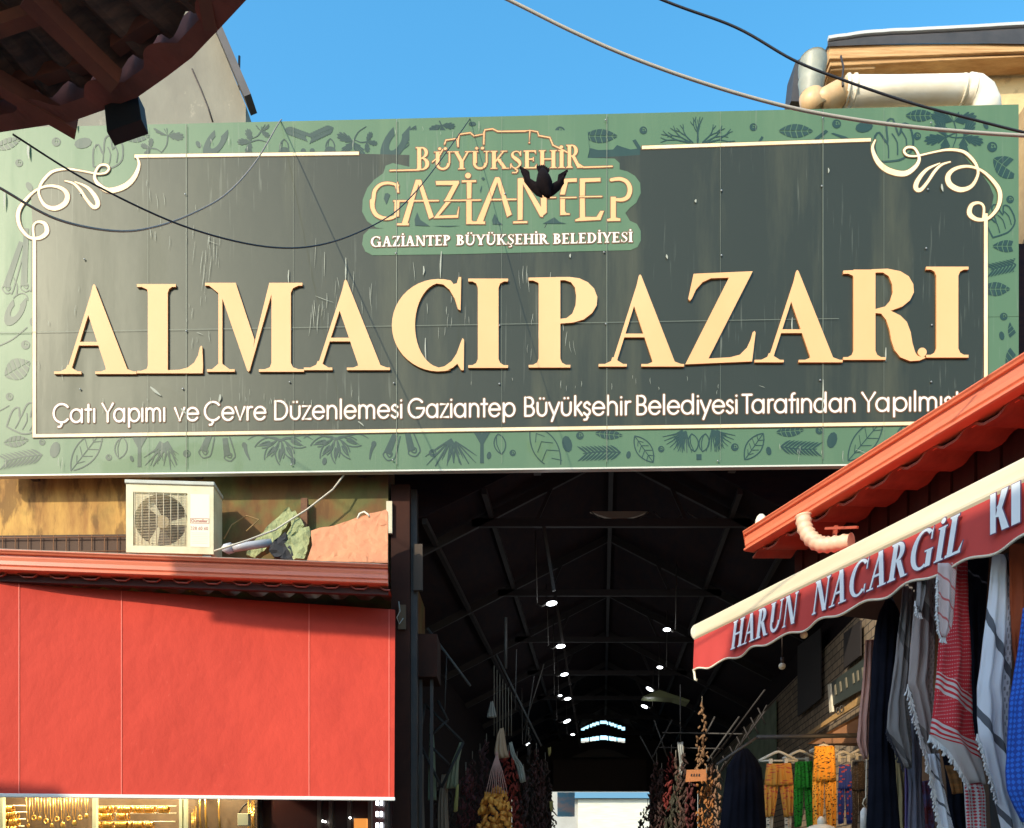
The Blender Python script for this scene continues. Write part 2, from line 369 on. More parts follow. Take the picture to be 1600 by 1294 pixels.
mb = MB(); mb.prism([corner(U0, V0-.018, .006), corner(U1, V0-.018, .006), corner(U1, V0-.001, .006), corner(U0, V0-.001, .006)], -SG.n*.07)
mb.build('bottom_trim', mat('trim_pale', (.55, .55, .45), .4), sign)
# printed plants of the border -----------------------------------------------
def rot(ps, cx, cy, a, s=1):
    c, q = math.cos(rad(a)), math.sin(rad(a)); return [[(cx+(p[0]*c-p[1]*q)*s, cy+(p[0]*q+p[1]*c)*s)+tuple(p[2:]) for p in poly] for poly in ps]
def leaf(cx, cy, L=50, W=22, a=0, hollow=False):
    up = [(-L/2+L*i/12, W/2*math.sin(math.pi*i/12)**.8) for i in range(13)]
    if not hollow:
        o = []                                   # halves and sectors leave the veins open
        for s in (1, -1):
            for k in range(6):
                x0, x1 = -L/2+L*k/6+.8, -L/2+L*(k+1)/6-.5
                f = lambda x: W/2*max(0, math.sin(math.pi*(x+L/2)/L))**.8
                sh = L*.06
                o.append([(x0, .7*s), (x1, .7*s), (min(x1+sh, L/2), max(f(min(x1+sh, L/2)), .8)*s), (x0+sh, max(f(x0+sh), .8)*s)])
        return rot(o, cx, cy, a)
    o = ribbon([(x, y, 1) for x, y in up], 1.8, n=2)+ribbon([(x, -y, 1) for x, y in up], 1.8, n=2)+ribbon([(-L/2, 0), (L/2, 0)], 1.3, smooth=False)
    for k in range(1, 5):
        x = -L/2+L*k/5.5
        for s in (1, -1): o += ribbon([(x, 0), (x+L*.13, s*W*.40*math.sin(math.pi*k/5.5))], 1.1, smooth=False)
    return rot(o, cx, cy, a)
def berry(cx, cy, r=6): return [ring(cx, cy, r, r, 15, 250, r*.75, r*.75, 12), ring(cx, cy, r, r, 245, 372, r*.3, r*.3, 8), circ(cx+r*.2, cy-r*.2, r*.22, 8)]
def rosemary(cx, cy, L=55, a=0, n=9):
    o = ribbon([(-L/2, 0, .6), (0, 2, 1), (L/2, 0, .5)], 2.2, n=3)
    for k in range(n):
        x = -L/2+L*k/n
        for s in (1, -1): o += ribbon([(x, 0, .8), (x+L*.14, s*L*.12, 1.3), (x+L*.26, s*L*.20, .2)], 2.4, n=2)
    return rot(o, cx, cy, a)
def parsley(cx, cy, s=22, a=0):
    o = []
    for da in (-75, 0, 75):
        for k in range(7):
            t = k-3; r = s*(1-.06*t*t); aa = rad(da+t*9)
            o.append([(0, 0), (r*math.cos(aa-.06), r*math.sin(aa-.06)), (r*1.1*math.cos(aa), r*1.1*math.sin(aa)), (r*math.cos(aa+.08), r*math.sin(aa+.08))])
    o += ribbon([(0, 0, 1), (-s*.6, s*.15, .8), (-s*1.2, 0, .5)], 2.2, n=3)
    return rot(o, cx, cy, a)
def olive(cx, cy, s=20, a=0):
    return rot([ring(0, 0, s*1.5, s*.72, 20, 300, s*.85, s*.42, 16)]+ribbon([(s*1.2, -s*.6, 1), (s*1.9, -s*.9, .8), (s*2.4, -s*1.6, .5)], 2.4, n=3)+[ring(0, 0, s*1.7, s*.85, -60, 40, 2, 2, 8)], cx, cy, a)
def roll(cx, cy, L=55, a=90, r=11):
    return rot([[(0, -r*.8), (L, -r*.55), (L, r*.2), (0, r*.25)]]+ribbon([(L, r*.6), (0, r*.95), (-r*.6, r*.6), (-r*.9, 0), (-r*.3, -r*.8), (r*.5, -r*.3), (r*.2, r*.4), (-r*.4, r*.2), (-r*.1, -r*.3)], 2.0, n=3), cx, cy, a)
def seed(cx, cy, r=6, a=60): return rot([circ(0, 0, r, 10, r*.6)], cx, cy, a)
def almond(cx, cy, L=26, a=90):
    up = [(-L/2+L*i/8, L*.28*math.sin(math.pi*i/8)**.7) for i in range(9)]
    return rot(ribbon(up, 1.8, n=2)+ribbon([(x, -y) for x, y in up], 1.8, n=2)+ribbon([(-L*.4, L*.1), (0, L*.15), (L*.4, L*.05)], 1.4, n=2), cx, cy, a)
def anise(cx, cy, s=42):
    o = []
    for a in (20, 58, 92, 126, 160):
        q = leaf(s*.55, 0, s*.9, s*.34, 0, True)[:44]; q += [ring(s*.62, 0, s*.22, s*.06, 0, 360, s*.08, s*.05, 10)]
        o += rot(q, cx, cy, a)
        o += rot([[(s*.25, -s*.05), (s*.55, -s*.13), (s*.95, 0), (s*.55, -s*.03)]], cx, cy, a)
    o += ribbon([(cx-s*1.2, cy+3, .3), (cx-s*.8, cy-4, 1), (cx, cy+3, 1), (cx+s*.8, cy-4, 1), (cx+s*1.2, cy+3, .3)], 2.4)
    return o
def clove(cx, cy, a=70): return rot([circ(0, 0, 5, 10, 4)]+ribbon([(3, 0, 1.4), (12, 1, 1.1), (24, 0, .5)], 4, n=3), cx, cy, a)
def ginger(cx, cy, s=1, a=0):
    o = ribbon([(-22, 14), (-18, -8), (-10, -14), (-6, 0), (0, -20), (8, -22), (8, -4), (16, -14), (22, -8), (18, 12), (4, 20), (-10, 18), (-22, 14)], 2.2, n=3)
    for x in (-10, 0, 10): o += ribbon([(x, 14), (x+4, 2), (x+2, -8)], 1.5, n=2)
    return rot(o, cx, cy, a, s)
def bundle(cx, cy, s=1):
    o = [[(-2.5, 0), (2.5, 0), (3, 34), (-3, 34)]]
    for k in (-16, -9, -4, 4, 9, 16): o += ribbon([(0, 6, .8), (k*.5, -10, 1.4), (k*1.2, -26, .8)], 3, n=2)
    return rot(o, cx, cy, 0, s)
def fan(cx, cy, s=1, flip=1):
    o = []
    for k in range(8):
        a = rad(48+k*13); L = 30+8*((k*3) % 4)
        o += ribbon([(0, 0, .8), (flip*L*.5*math.cos(a)-flip*4, L*.5*math.sin(a), 1.4), (flip*(L*math.cos(a)-8), L*math.sin(a), .4)], 1.9, n=2)
    return rot(o, cx, cy, 0, s)
def pine(cx, cy, flip=1):
    o = []
    for k in range(9):
        a = rad(15+k*11); o += ribbon([(cx, cy, .6), (cx-flip*16*math.cos(a), cy+16*math.sin(a), 1), (cx-flip*38*math.cos(a), cy+34*math.sin(a), .4)], 2, n=2)
    return o
def roots(cx, cy):
    o = []
    def br(x, y, a, L, w, d):
        x2, y2 = x+L*math.cos(rad(a)), y-L*math.sin(rad(a)); o.extend(ribbon([(x, y, 1), ((x+x2)/2+R.uniform(-1, 1), (y+y2)/2, .9), (x2, y2, .7)], w, n=2))
        if d:
            for s in (-1, 1): br(x2, y2, a+s*R.uniform(10, 26), L*.72, w*.75, d-1)
    for a, L, x in ((88, 18, 0), (92, 16, 0), (135, 15, -8), (150, 17, -12), (45, 15, 8), (30, 17, 12), (168, 20, -14), (12, 20, 14)): br(cx+x, cy, a, L, 2.6, 2)
    return o
mo = []
mo += berry(88, 222, 7)+seed(130, 224, 14, -12)+ginger(168, 240, 1.15, -10)+leaf(212, 213, 44, 20)+parsley(262, 212, 24, -70)+parsley(235, 232, 15, 200)+seed(310, 226)
mo += olive(337, 222, 19, -55)+parsley(392, 222, 20, 180)+parsley(408, 205, 15, -40)+rosemary(462, 208, 34, 20)+rosemary(503, 208, 38, 155)+almond(444, 230, 24, 90)+almond(516, 229, 24, 90)
mo += [circ(444, 238, 9, 12, 8), circ(516, 237, 9, 12, 8), circ(474, 236, 4), circ(488, 236, 4)]
mo += parsley(552, 222, 26, 130)+parsley(573, 222, 16, 10)+olive(618, 222, 24, -58)+leaf(640, 215, 40, 12, -62, True)+parsley(690, 196, 20, 80)+ribbon([(664, 209), (690, 214), (715, 210)], 2)+ribbon([(668, 212), (682, 222)], 3)
mo += seed(738, 194, 6, 0)+seed(776, 222, 3, 0)+berry(875, 206, 8)+leaf(938, 213, 53, 22)+berry(1005, 204, 6)+[[(988, 220), (993, 218), (1002, 232), (996, 233)]]+roots(1090, 223)+berry(1177, 199, 6)+[[(1184, 222), (1190, 213), (1193, 215), (1188, 223)]]
mo += [[(920, 232), (923, 232), (935, 235), (958, 234), (964, 227), (972, 230), (985, 234), (1002, 232), (1002, 262), (918, 250)]]
mo += leaf(1243, 205, 54, 22)+[[(1272, 217), (1290, 203), (1294, 206), (1278, 219)], [(1298, 209), (1302, 208), (1322, 214), (1328, 218), (1318, 218)]]+berry(1307, 194, 7)+seed(1350, 199, 14, -12)+ginger(1395, 222, 1.5, -20)
mo += leaf(1437, 181, 46, 19)+berry(1433, 213, 6)+parsley(1490, 190, 34, -88)+parsley(1478, 215, 32, 170)+parsley(1505, 215, 30, 15)+seed(1540, 197, 6)+olive(1572, 192, 17, -20)+berry(1550, 230, 8)+leaf(1572, 262, 50, 34, 35)+berry(1578, 312, 6)
mo += ginger(1562, 345, 1.1, -35)+leaf(1573, 385, 46, 19)+rosemary(1573, 417, 52, 168)+leaf(1555, 452, 46, 22)+berry(1568, 495, 6)+seed(1565, 525, 7, 80)+leaf(1588, 555, 50, 30, -50)+leaf(1588, 520, 40, 26, 60)
mo += leaf(12, 225, 44, 18, -20)+berry(30, 255, 6)+seed(46, 292, 8)+roll(12, 450, 75, -72, 10)+roll(40, 447, 90, -88, 10)+olive(24, 485, 18, -60)+seed(50, 503, 6, 90)+ribbon([(0, 540), (20, 530), (42, 512)], 2)+berry(40, 539, 7)+leaf(27, 577, 46, 34, -30)
mo += berry(15, 620, 6)+ginger(38, 655, 1.15, 10)+leaf(25, 690, 40, 18, -8)+berry(66, 691, 5)+rosemary(36, 716, 60, 170)+ribbon([(0, 642), (14, 634)], 1.6)
mo += seed(86, 703, 13, 105)+leaf(135, 705, 78, 34, -52, True)+berry(170, 715, 5)+almond(189, 700, 34, 100)+seed(206, 717, 5, 70)+bundle(218, 696, 1.0)+fan(262, 690, 1.0)+fan(250, 690, .8, -1)+berry(292, 709, 6)+roll(320, 706, 26, -70, 11)+roll(358, 712, 28, -100, 10)
mo += clove(382, 696)+anise(438, 684)+anise(525, 682)+seed(458, 720, 6, 80)+seed(507, 721, 6, 100)+clove(584, 694, 105)+roll(608, 710, 32, -70, 11)+roll(646, 704, 30, -105, 11)+berry(676, 708, 6)+fan(705, 686, 1.1)+fan(712, 690, .9, -1)
mo += bundle(753, 690, 1.0)+seed(764, 712, 6, 100)+almond(781, 694, 32, 80)+berry(801, 708, 5)+leaf(852, 700, 84, 38, 58, True)+seed(886, 694, 13, 78)+berry(906, 681, 6)+leaf(951, 679, 44, 16, 5)+rosemary(940, 708, 58, 178)+seed(982, 711, 6, 100)
mo += leaf(1006, 702, 50, 24, 55, True)+berry(1033, 702, 5)+pine(1072, 674)+pine(1066, 672, .4)+almond(1083, 692, 28, 80)+almond(1100, 692, 28, 100)+[[(1088, 710), (1096, 710), (1096, 719), (1088, 719)]]+pine(1112, 672, -1)+pine(1120, 672, -.4)+berry(1148, 699, 6)
mo += leaf(1178, 698, 50, 24, -55, True)+seed(1201, 705, 7, 80)+leaf(1234, 674, 44, 18, -5)+rosemary(1248, 700, 56, 4)+berry(1280, 673, 6)+seed(1300, 688, 13, 105)+leaf(1352, 688, 84, 34, -50, True)+almond(1410, 680, 30, 100)+berry(1433, 690, 5)+leaf(1470, 680, 50, 22, -30)
mo = [p for p in mo if all(q[1] > 203.5-.0222*q[0] and q[0] < 1588 and q[1] < 738-.0125*q[0] for q in p)]
mb = MB(); flat(mb, SG, [px2uv(SG, [q[:2] for q in p]) for p in mo], .003); mb.build('plant_print', M_print, sign)
# dark field -------------------------------------------------------------------
fieldp = [(52, 683), (1440, 663), (1541, 661.5), (1541, 338), (1549, 322), (1552, 306), (1546, 291), (1532, 270), (1520, 262), (1505, 243), (1483, 233), (1455, 238), (1436, 243), (1428, 260), (1410, 270), (1385, 262), (1362, 246), (1358, 219),
          (1000, 233), (1000, 243), (919, 248), (880, 262), (640, 262), (640, 243), (560, 241), (215, 246), (217, 262), (204, 284), (178, 299), (158, 290), (147, 273), (126, 268), (105, 265.5), (84, 269), (71, 281), (62, 295), (49, 306), (50, 330), (53, 372)]
mb = MB(); flat(mb, SG, [px2uv(SG, fieldp)], .006); mb.build('dark_field', M_field, sign)
# rules and scrolls -------------------------------------------------------------
goldp = []
def rule(a, b, w): a = SG.hit(*a); b = SG.hit(*b); d = (b-a).normalized(); n = Vector((-d.y, d.x))*w/2; return [tuple(a+n), tuple(b+n), tuple(b-n), tuple(a-n)]
g = [rule((211, 245.5), (561, 241), .034), rule((1003, 232), (1360, 220), .034), rule((52, 682), (1541, 661), .034), rule((54.5, 372), (54.5, 684), .036), rule((1539.5, 335), (1539.5, 664), .036)]
scA = [(214, 246, .5), (218, 259, 1.0), (210, 279, 1.7), (194.5, 293, 2.0), (171, 299, 1.9), (155, 290, 1.4), (148.5, 277, 1), (155, 261.5, .8), (165.6, 259, .8), (171, 264, .8), (167, 270.7, .7), (157.7, 273, .6), (147, 272, .6), (126, 268, .6), (105, 265.4, .8), (84, 269, 1), (71, 280, 1.1), (63, 293, .9),
       (62, 306, .9), (71, 322, 1.2), (87, 327, 1.7), (102.5, 319, 1.9), (106, 306, 1.7), (97, 295.6, 1.2), (79, 291.7, .9), (60, 297, .8), (45, 309, 1.1), (31.5, 327, 1.4), (29, 343, 1.4), (34, 358.7, 1.2), (47, 372, 1), (63, 373, 1.3), (74, 364, 1.7), (71, 351, 1.3), (60, 348, .8), (53, 355, .8), (54, 374, .8)]
scB = [(102.5, 284, .4), (115.6, 288, .8), (126, 298, 1), (136.7, 314, 1), (147, 325, 1.3), (153.7, 321, 1.6), (150, 309, 1.5), (137, 294, 1), (118, 285.4, .3)]
sc = [[(SG.hit(x, y).x, SG.hit(x, y).y, w_) for x, y, w_ in s] for s in (scA, scB)]
WU = SG.hit(1594, 400).x
for s in sc: g += ribbon(s, .030); g += ribbon([(WU-u, v, w_) for u, v, w_ in s], .030)
mb = MB(); ed = flat(mb, SG, g, .012); mb.build('gold_border', M_gold, sign)
mb = MB(); flat(mb, SG, grow(ed, .007), .009); mb.build('border_outline', M_rim, sign)
# logo plaque ---------------------------------------------------------------------
plq = [(640, 262), (614, 256), (603, 260), (599, 272), (585, 282), (574, 295), (567, 313), (566, 332), (574, 347), (588, 357), (600, 358), (577, 359), (568, 368), (566, 383), (571, 394), (582, 400), (700, 398.5), (985, 392), (996, 387), (1001, 377), (1001, 362), (995, 351), (984, 346), (977, 334), (984, 326),
       (994, 318), (1001, 303), (1000, 287), (992, 276), (980, 269), (968, 266), (968, 256), (960, 249), (918, 248), (921, 235), (918, 205), (640, 205)]
mb = MB(); flat(mb, SG, [px2uv(SG, plq)], .009); mb.build('logo_plaque', M_green, sign)
def band(pts, w, sm=False, n=4): return [px2uv(SG, [q[:2] for q in p]) for p in ribbon(pts, w, smooth=sm, n=n)]
cut = lambda pts: [px2uv(SG, pts)]
castle = [(655+40, 227), (697, 221), (714, 218.5), (715.5, 229), (716, 231), (716, 222), (718, 212), (735, 209.5), (741, 214.5), (756, 211.5), (756, 227), (756.5, 209), (758, 205), (770, 203.5), (778, 207.5), (820, 207), (828, 206), (827, 225), (828, 206), (840, 208), (842, 214), (859, 217), (864, 229), (873, 233), (886, 240)]
lg = band(castle, 1.9)+band([(610, 268.5), (655, 267.5)], 2.0)+band([(692, 236), (686, 247), (676, 255)], 1.8)
gz = []
gz += cut([(617, 291), (622, 286), (624, 303), (621, 303)])+band([(622, 292, .9), (614, 289, .9), (604, 288, 1.0), (594, 291, 1.1), (586, 300, 1.3), (584, 312, 1.3), (583.5, 316, 1.3)], 4.4, True)+band([(582, 316, 1.6), (583, 328, 1.4), (589, 338, 1.3), (601, 343, 1.2), (613, 342, 1.0), (622, 337, .8)], 4.6, True)
gz += cut([(617, 317), (624.5, 317), (623.5, 340), (616.5, 341)])+band([(616, 316), (685, 315.5)], 2.3)
gz += cut([(650, 283), (656, 283), (637, 352), (628, 352)])+cut([(620, 351), (639, 351), (639, 354), (620, 354)])+cut([(652, 283), (658, 283), (678, 341), (671, 344)])
gz += cut([(681, 285), (717, 284.5), (717.5, 288), (703, 315), (695, 315), (708, 291), (682, 291)])+band([(695, 315.2), (722.5, 315)], 2)+cut([(697, 317.5), (704, 317.5), (686, 339), (714, 338), (717, 325), (717.5, 326), (716, 342), (678, 343)])
gz += [[tuple(SG.hit(*q)) for q in circ(731.5, 276.5, 4.4)]]+cut([(722, 284), (744, 283.5), (744, 286.5), (722, 287)])+cut([(729.5, 287), (737, 287), (736.5, 312), (730, 312.5)])+band([(722, 315), (751, 314.5)], 2)+cut([(729, 316), (737, 316), (737, 346), (739, 348), (758, 348), (758, 352), (729, 352)])
gz += cut([(774, 279), (780, 279), (754, 350), (744, 350)])+cut([(775, 279), (781, 280), (799.5, 337), (792.5, 341)])+band([(768, 314), (806, 313.5)], 2.4)
gz += cut([(809, 281), (817, 280), (816.5, 345), (809, 346)])+cut([(802, 348), (824, 347.5), (824, 350.5), (802, 351)])+cut([(812, 280), (817.5, 281), (850, 333), (848, 341), (844, 340)])+cut([(845, 311), (854, 311), (854, 334), (846, 341)])+cut([(846, 302), (853, 301), (853, 309), (846, 309.5)])+band([(846, 311), (868, 310.5)], 1.8)
gz += cut([(881, 281.5), (901, 280.5), (901, 286), (887, 286.5), (882.5, 306), (875, 306)])+band([(876, 311), (900, 310.5)], 2)+cut([(875.5, 313), (882.5, 313), (882.5, 332), (885, 335), (890, 335.5), (890, 337.5), (875.5, 338)])
gz += cut([(906, 281), (938, 280), (938, 285.5), (914, 286.5), (913.5, 308), (906, 308)])+band([(906, 309.5), (940, 309)], 1.9)+cut([(906, 312), (913.5, 312), (914, 341), (932, 341), (938, 331.5), (943.5, 331.5), (938, 345.5), (899, 347.5), (899, 345), (906, 342)])
gz += band([(955, 283, 1), (968, 281.5, 1.1), (979, 286, 1.2), (984, 297, 1.4), (981, 309, 1.3), (972, 314, 1.1), (958, 313.5, .8)], 5.0, True)+cut([(954, 309.5), (962, 309.5), (962, 342), (969, 343.5), (969, 347), (948, 347.5), (948, 344.5), (954, 343)])
def sw(word, xa, xb, yb_a, yb_b, hpx, **kw):      # serif word on the sign between two photo columns
    a = SG.hit(xa, yb_a); b = SG.hit(xb, yb_b); h = hpx/CAMF*9.0
    ps = serif_word(word, 0, b.x-a.x, 0, h, **kw); sl = (b.y-a.y)/(b.x-a.x)
    return [[(a.x+p[0], a.y+p[1]+sl*p[0]) for p in q] for q in ps]
lg2 = sw('B', 649, 673, 268, 267.5, 36, T=.17)+sw('ÜYÜKŞEHİ', 678, 883, 267, 264.5, 28, T=.17, t=.07)+sw('R', 884, 909, 264.5, 264, 36, T=.17)+band([(903, 258), (912, 263.5), (956, 262)], 2.2)
lg3 = sw('GAZİANTEP', 579, 704, 387.5, 385, 16, T=.19, t=.09, s=.07)+sw('BÜYÜKŞEHİR', 713, 857, 385, 383, 16, T=.19, t=.09, s=.07)+sw('BELEDİYESİ', 864, 988, 383, 380, 16, T=.19, t=.09, s=.07)
mb = MB(); ed = flat(mb, SG, lg+lg2+gz, .016); mb.build('logo_lettering', M_letter, sign)
mb2 = MB(); e2 = flat(mb2, SG, lg3, .016); mb2.build('municipality_lettering', M_white, sign)
mb = MB(); flat(mb, SG, grow(ed+e2, .0085), .0125); mb.build('logo_outline', M_rim, sign)
mb = MB(); fl = [[(652, 333), (657, 345), (672, 355), (649, 354), (648, 345)], [(773, 335), (779, 347), (786, 353), (770, 352), (769, 345)], [(848, 351), (866, 341), (874, 348), (885, 351)], [(606, 303), (610, 306), (604, 321), (600, 312), (602, 304)], [(676, 354.5), (720, 354), (700, 356)], [(755, 278), (758, 281), (755, 284), (752, 280)], [(750, 299), (753, 291), (753, 296), (751, 303)]]
flat(mb, SG, [px2uv(SG, p) for p in fl], .0125); mb.build('plaque_print', M_print, sign)
# big raised letters ------------------------------------------------------------------
def norm(polys, x0, x1, top, base): return [[(x0+(x1-x0)*p[0], base-(base-top)*p[1]) for p in q] for q in polys]
gA = [[(.15, .02), (.20, .02), (.44, .73), (.485, 1.0)], [(.47, .985), (.485, 1.0), (.50, .985), (.905, .02), (.645, .02), (.40, .70)], [(.262, .317), (.60, .317), (.58, .357), (.276, .357)], [(0, 0), (.33, 0), (.33, .028), (0, .028)], [(.07, .026), (.29, .026), (.215, .07), (.205, .10), (.16, .10), (.145, .06)],
      [(.5, 0), (1.0, 0), (1.0, .028), (.5, .028)], [(.57, .026), (.97, .026), (.89, .055), (.865, .11), (.62, .11), (.63, .05)]]
gL = [[(.155, 0), (.436, 0), (.436, 1), (.155, 1)], [(0, .968), (.55, .968), (.55, 1), (0, 1)], [(.06, .97), (.5, .97), (.455, .945), (.435, .90), (.155, .90), (.145, .94)], [(0, 0), (.9, 0), (.9, .028), (0, .028)], [(.05, .026), (.2, .026), (.2, .09), (.155, .09), (.14, .05)],
      [(.40, .02), (.93, 0), (.935, .10), (.925, .30), (.91, .31), (.89, .29), (.865, .20), (.81, .12), (.72, .065), (.60, .04), (.436, .036)]]
gI = [[(.24, 0), (.76, 0), (.76, 1), (.24, 1)], [(0, .968), (1, .968), (1, 1), (0, 1)], [(0, 0), (1, 0), (1, .03), (0, .03)], [(.10, .97), (.90, .97), (.80, .945), (.76, .90), (.24, .90), (.20, .945)], [(.10, .028), (.90, .028), (.80, .055), (.76, .10), (.24, .10), (.20, .055)]]
gM = [[(.135, 0), (.175, 0), (.175, .98), (.135, .98)], [(0, .968), (.2, .968), (.2, 1), (0, 1)], [(.04, .97), (.18, .97), (.14, .88)], [(.12, 1), (.31, 1), (.50, .36), (.455, .02), (.44, 0), (.425, .02), (.17, .84)], [(.43, .01), (.45, .01), (.705, 1.0), (.65, 1.0)],
      [(.672, 0), (.868, 0), (.868, 1), (.672, 1)], [(.65, .968), (.985, .968), (.985, 1), (.65, 1)], [(.86, .97), (.95, .97), (.89, .94), (.868, .89)], [(.545, 0), (1, 0), (1, .028), (.545, .028)], [(.60, .026), (.95, .026), (.89, .05), (.868, .1), (.672, .1), (.655, .05)], [(.02, 0), (.30, 0), (.30, .028), (.02, .028)], [(.07, .026), (.25, .026), (.175, .09), (.135, .09)]]
C_ = [arc(686, 511, 73, 72, -75, -285, 26)+[(700, 584-3.5), (708, 577), (715, 571), (721, 581), (725, 581), (725.5, 534), (723, 531), (719, 541), (714, 555), (706, 567), (695, 575), (686, 577)]+arc(690, 511, 41, 66, 100, 260, 20)+[(693, 447.5), (703, 456), (711, 470), (716, 486), (720, 488), (721, 436), (717, 436), (714, 446), (709, 447)]]
P_ = norm(gI, 826, 891, 437, 577)[:1]+norm(gI, 826, 891, 437, 577)[2:3]+norm(gI, 826, 891, 437, 577)[4:]+[[(826, 437), (880, 436), (880, 441), (826, 441.5)], [(832, 441), (850, 441), (845, 452), (841, 445)]]
P_ += [[(868, 436), (890, 436), (905, 438), (918, 444), (928, 454), (933, 467), (932, 480), (925, 492), (912, 502), (895, 507), (868, 509), (868, 502), (885, 500), (894, 493), (899, 480), (900, 465), (898, 452), (892, 444), (883, 441), (868, 441)]]
Z_ = [[(1083, 431), (1175, 427), (1106, 563), (1140, 561), (1155, 557), (1166, 546), (1172, 533), (1175, 522), (1178, 520), (1179.5, 523), (1174, 567.5), (1070, 572), (1138, 437), (1110, 438), (1097, 444), (1087, 455), (1080, 470), (1077, 473), (1074.5, 470)]]
R_ = norm(gI, 1316, 1382, 424.5, 565)[:1]+norm(gI, 1316, 1382, 424.5, 565)[2:3]+norm(gI, 1316, 1382, 424.5, 565)[4:]+[[(1316, 426), (1370, 424), (1370, 429), (1316, 431)], [(1322, 430), (1342, 430), (1334, 442), (1331, 434)]]
R_ += [[(1360, 424), (1385, 423), (1405, 427), (1418, 435), (1425, 447), (1426, 460), (1420, 472), (1408, 482), (1390, 488.5), (1405, 496), (1415, 506), (1421, 522), (1424, 540), (1428, 553), (1431, 558), (1436, 560), (1441, 558), (1444, 562), (1435, 566), (1420, 567), (1405, 561), (1396, 550), (1391, 535), (1388, 518), (1383, 503), (1375, 493), (1360, 491.5), (1360, 487.5), (1381, 482), (1389, 473), (1393, 460), (1392, 447), (1387, 435), (1378, 429), (1360, 429)], circ(1439, 553, 7)]
big = [norm(gA, 87, 215, 447, 587), norm(gL, 216, 326, 447, 586), norm(gM, 322, 476, 445, 583.5), norm(gA, 476, 610, 440, 581), C_, norm(gI, 732, 794, 438.5, 577.5), P_, norm(gA, 935, 1068, 432, 575.5), Z_, norm(gA, 1178, 1315, 425, 569), R_, norm(gI, 1445, 1511, 420, 561.5)]
rim = []
for i, L_ in enumerate(big):
    mb = MB(); off = .030+.0006*(i % 2); V, F = union([px2uv(SG, p) for p in L_])
    k = len(mb.v); mb.v += [SG.at(p.x, p.y, off) for p in V]; dire = set()
    for f in F:
        mb.f.append(list(f))
        for j in range(len(f)): dire.add((f[j], f[(j+1) % len(f)]))
    k2 = len(mb.v); mb.v += [SG.at(p.x, p.y, .008) for p in V]
    for (a, b) in dire:
        if (b, a) not in dire:
            mb.mi[len(mb.f)] = 1; mb.f.append([a, k2+a, k2+b, b]); rim.append((V[a], V[b]))
    mb.build('letter', [M_letter, M_lside], sign)
# subtitle --------------------------------------------------------------------------------
words = [('Çatı', 85, 150), ('Yapımı', 162, 259), ('ve', 275, 311), ('Çevre', 321, 416), ('Düzenlemesi', 429, 629), ('Gaziantep', 639, 804), ('Büyükşehir', 819, 984), ('Belediyesi', 994, 1152), ('Tarafından', 1161, 1336), ('Yapılmıştır', 1348, 1519)]
for t_, xa, xb in words:
    a = SG.hit(xa, 661-(xa-90)*.0137); b = SG.hit(xb, 661-(xb-90)*.0137)
    sub = [[(p[0], p[1]) for p in q] for q in sans_word(t_, a.x, b.x, (a.y+b.y)/2, .198, .022)]
    mb = MB(); ed = flat(mb, SG, sub, .013); o_ = mb.build('subtitle_word', M_white, sign)
    mb = MB(); flat(mb, SG, grow(ed, .009), .010); mb.build('outline', M_rim, o_)
# seams, screws, scratches ---------------------------------------------------------------------
sm_ = []
for x in seams_px+[232, 459, 784, 1125, 1380]:
    wv = .006 if x in seams_px else .0025
    u = SG.hit(x, 450).x; sm_.append([(u-wv/2, V0+.05), (u+wv/2, V0+.05), (u+wv/2, V1-.02), (u-wv/2, V1-.02)])
sm_.append([(U0+.02, vm-.002), (SG.hit(1310, 500).x, vm-.002), (SG.hit(1310, 500).x, vm+.002), (U0+.02, vm+.002)])
mb = MB(); flat(mb, SG, sm_, .0185); mb.build('panel_seams', mat('seam_grey', (.16, .18, .13), .6), sign)
mb = MB()
for x in seams_px+[130, 459, 784, 1125, 1450]:
    for y in (196, 300, 400, 513, 600, 722):
        if R.random() < .75:
            q = SG.hit(x+R.uniform(-6, 6), y+R.uniform(-5, 5)-(x-800)*.01)
            if V0+.03 < q.y < V1-.03: mb.ball(SG.at(q.x, q.y, .019), .011, .006, .011, 6, 4)
mb.build('screws', M_metal, sign)
mb = MB(); sc_ = []
def scr(x, y, L, w_, a=90): sc_.extend(ribbon([(x, y, .4), (x+L*.5*math.cos(rad(a))+R.uniform(-1, 1), y+L*.5*math.sin(rad(a)), 1), (x+L*math.cos(rad(a)), y+L*math.sin(rad(a)), .2)], w_, n=3, cap=False))
for (cx, cy, sx, sy, n, L) in ((330, 400, 18, 40, 26, 34), (500, 470, 16, 70, 26, 40), (545, 440, 40, 50, 12, 30), (255, 330, 80, 60, 20, 22), (700, 470, 60, 60, 20, 26), (850, 520, 60, 50, 26, 20), (400, 620, 160, 16, 34, 12), (950, 600, 250, 14, 24, 9), (310, 500, 20, 40, 16, 16), (100, 470, 60, 120, 14, 20), (400, 215, 190, 18, 16, 16), (700, 205, 60, 12, 8, 14), (1250, 700, 60, 12, 12, 16), (830, 420, 40, 14, 10, 26), (70, 720, 60, 5, 8, 14)):
    for k in range(int(n*.6)): scr(cx+R.gauss(0, sx*.6), cy+R.gauss(0, sy*.6), L*R.uniform(.4, 1.2), R.uniform(.3, .8), R.choice([84, 90, 93, 96, 80, 120, 20]) if R.random() < .3 else R.uniform(84, 97))
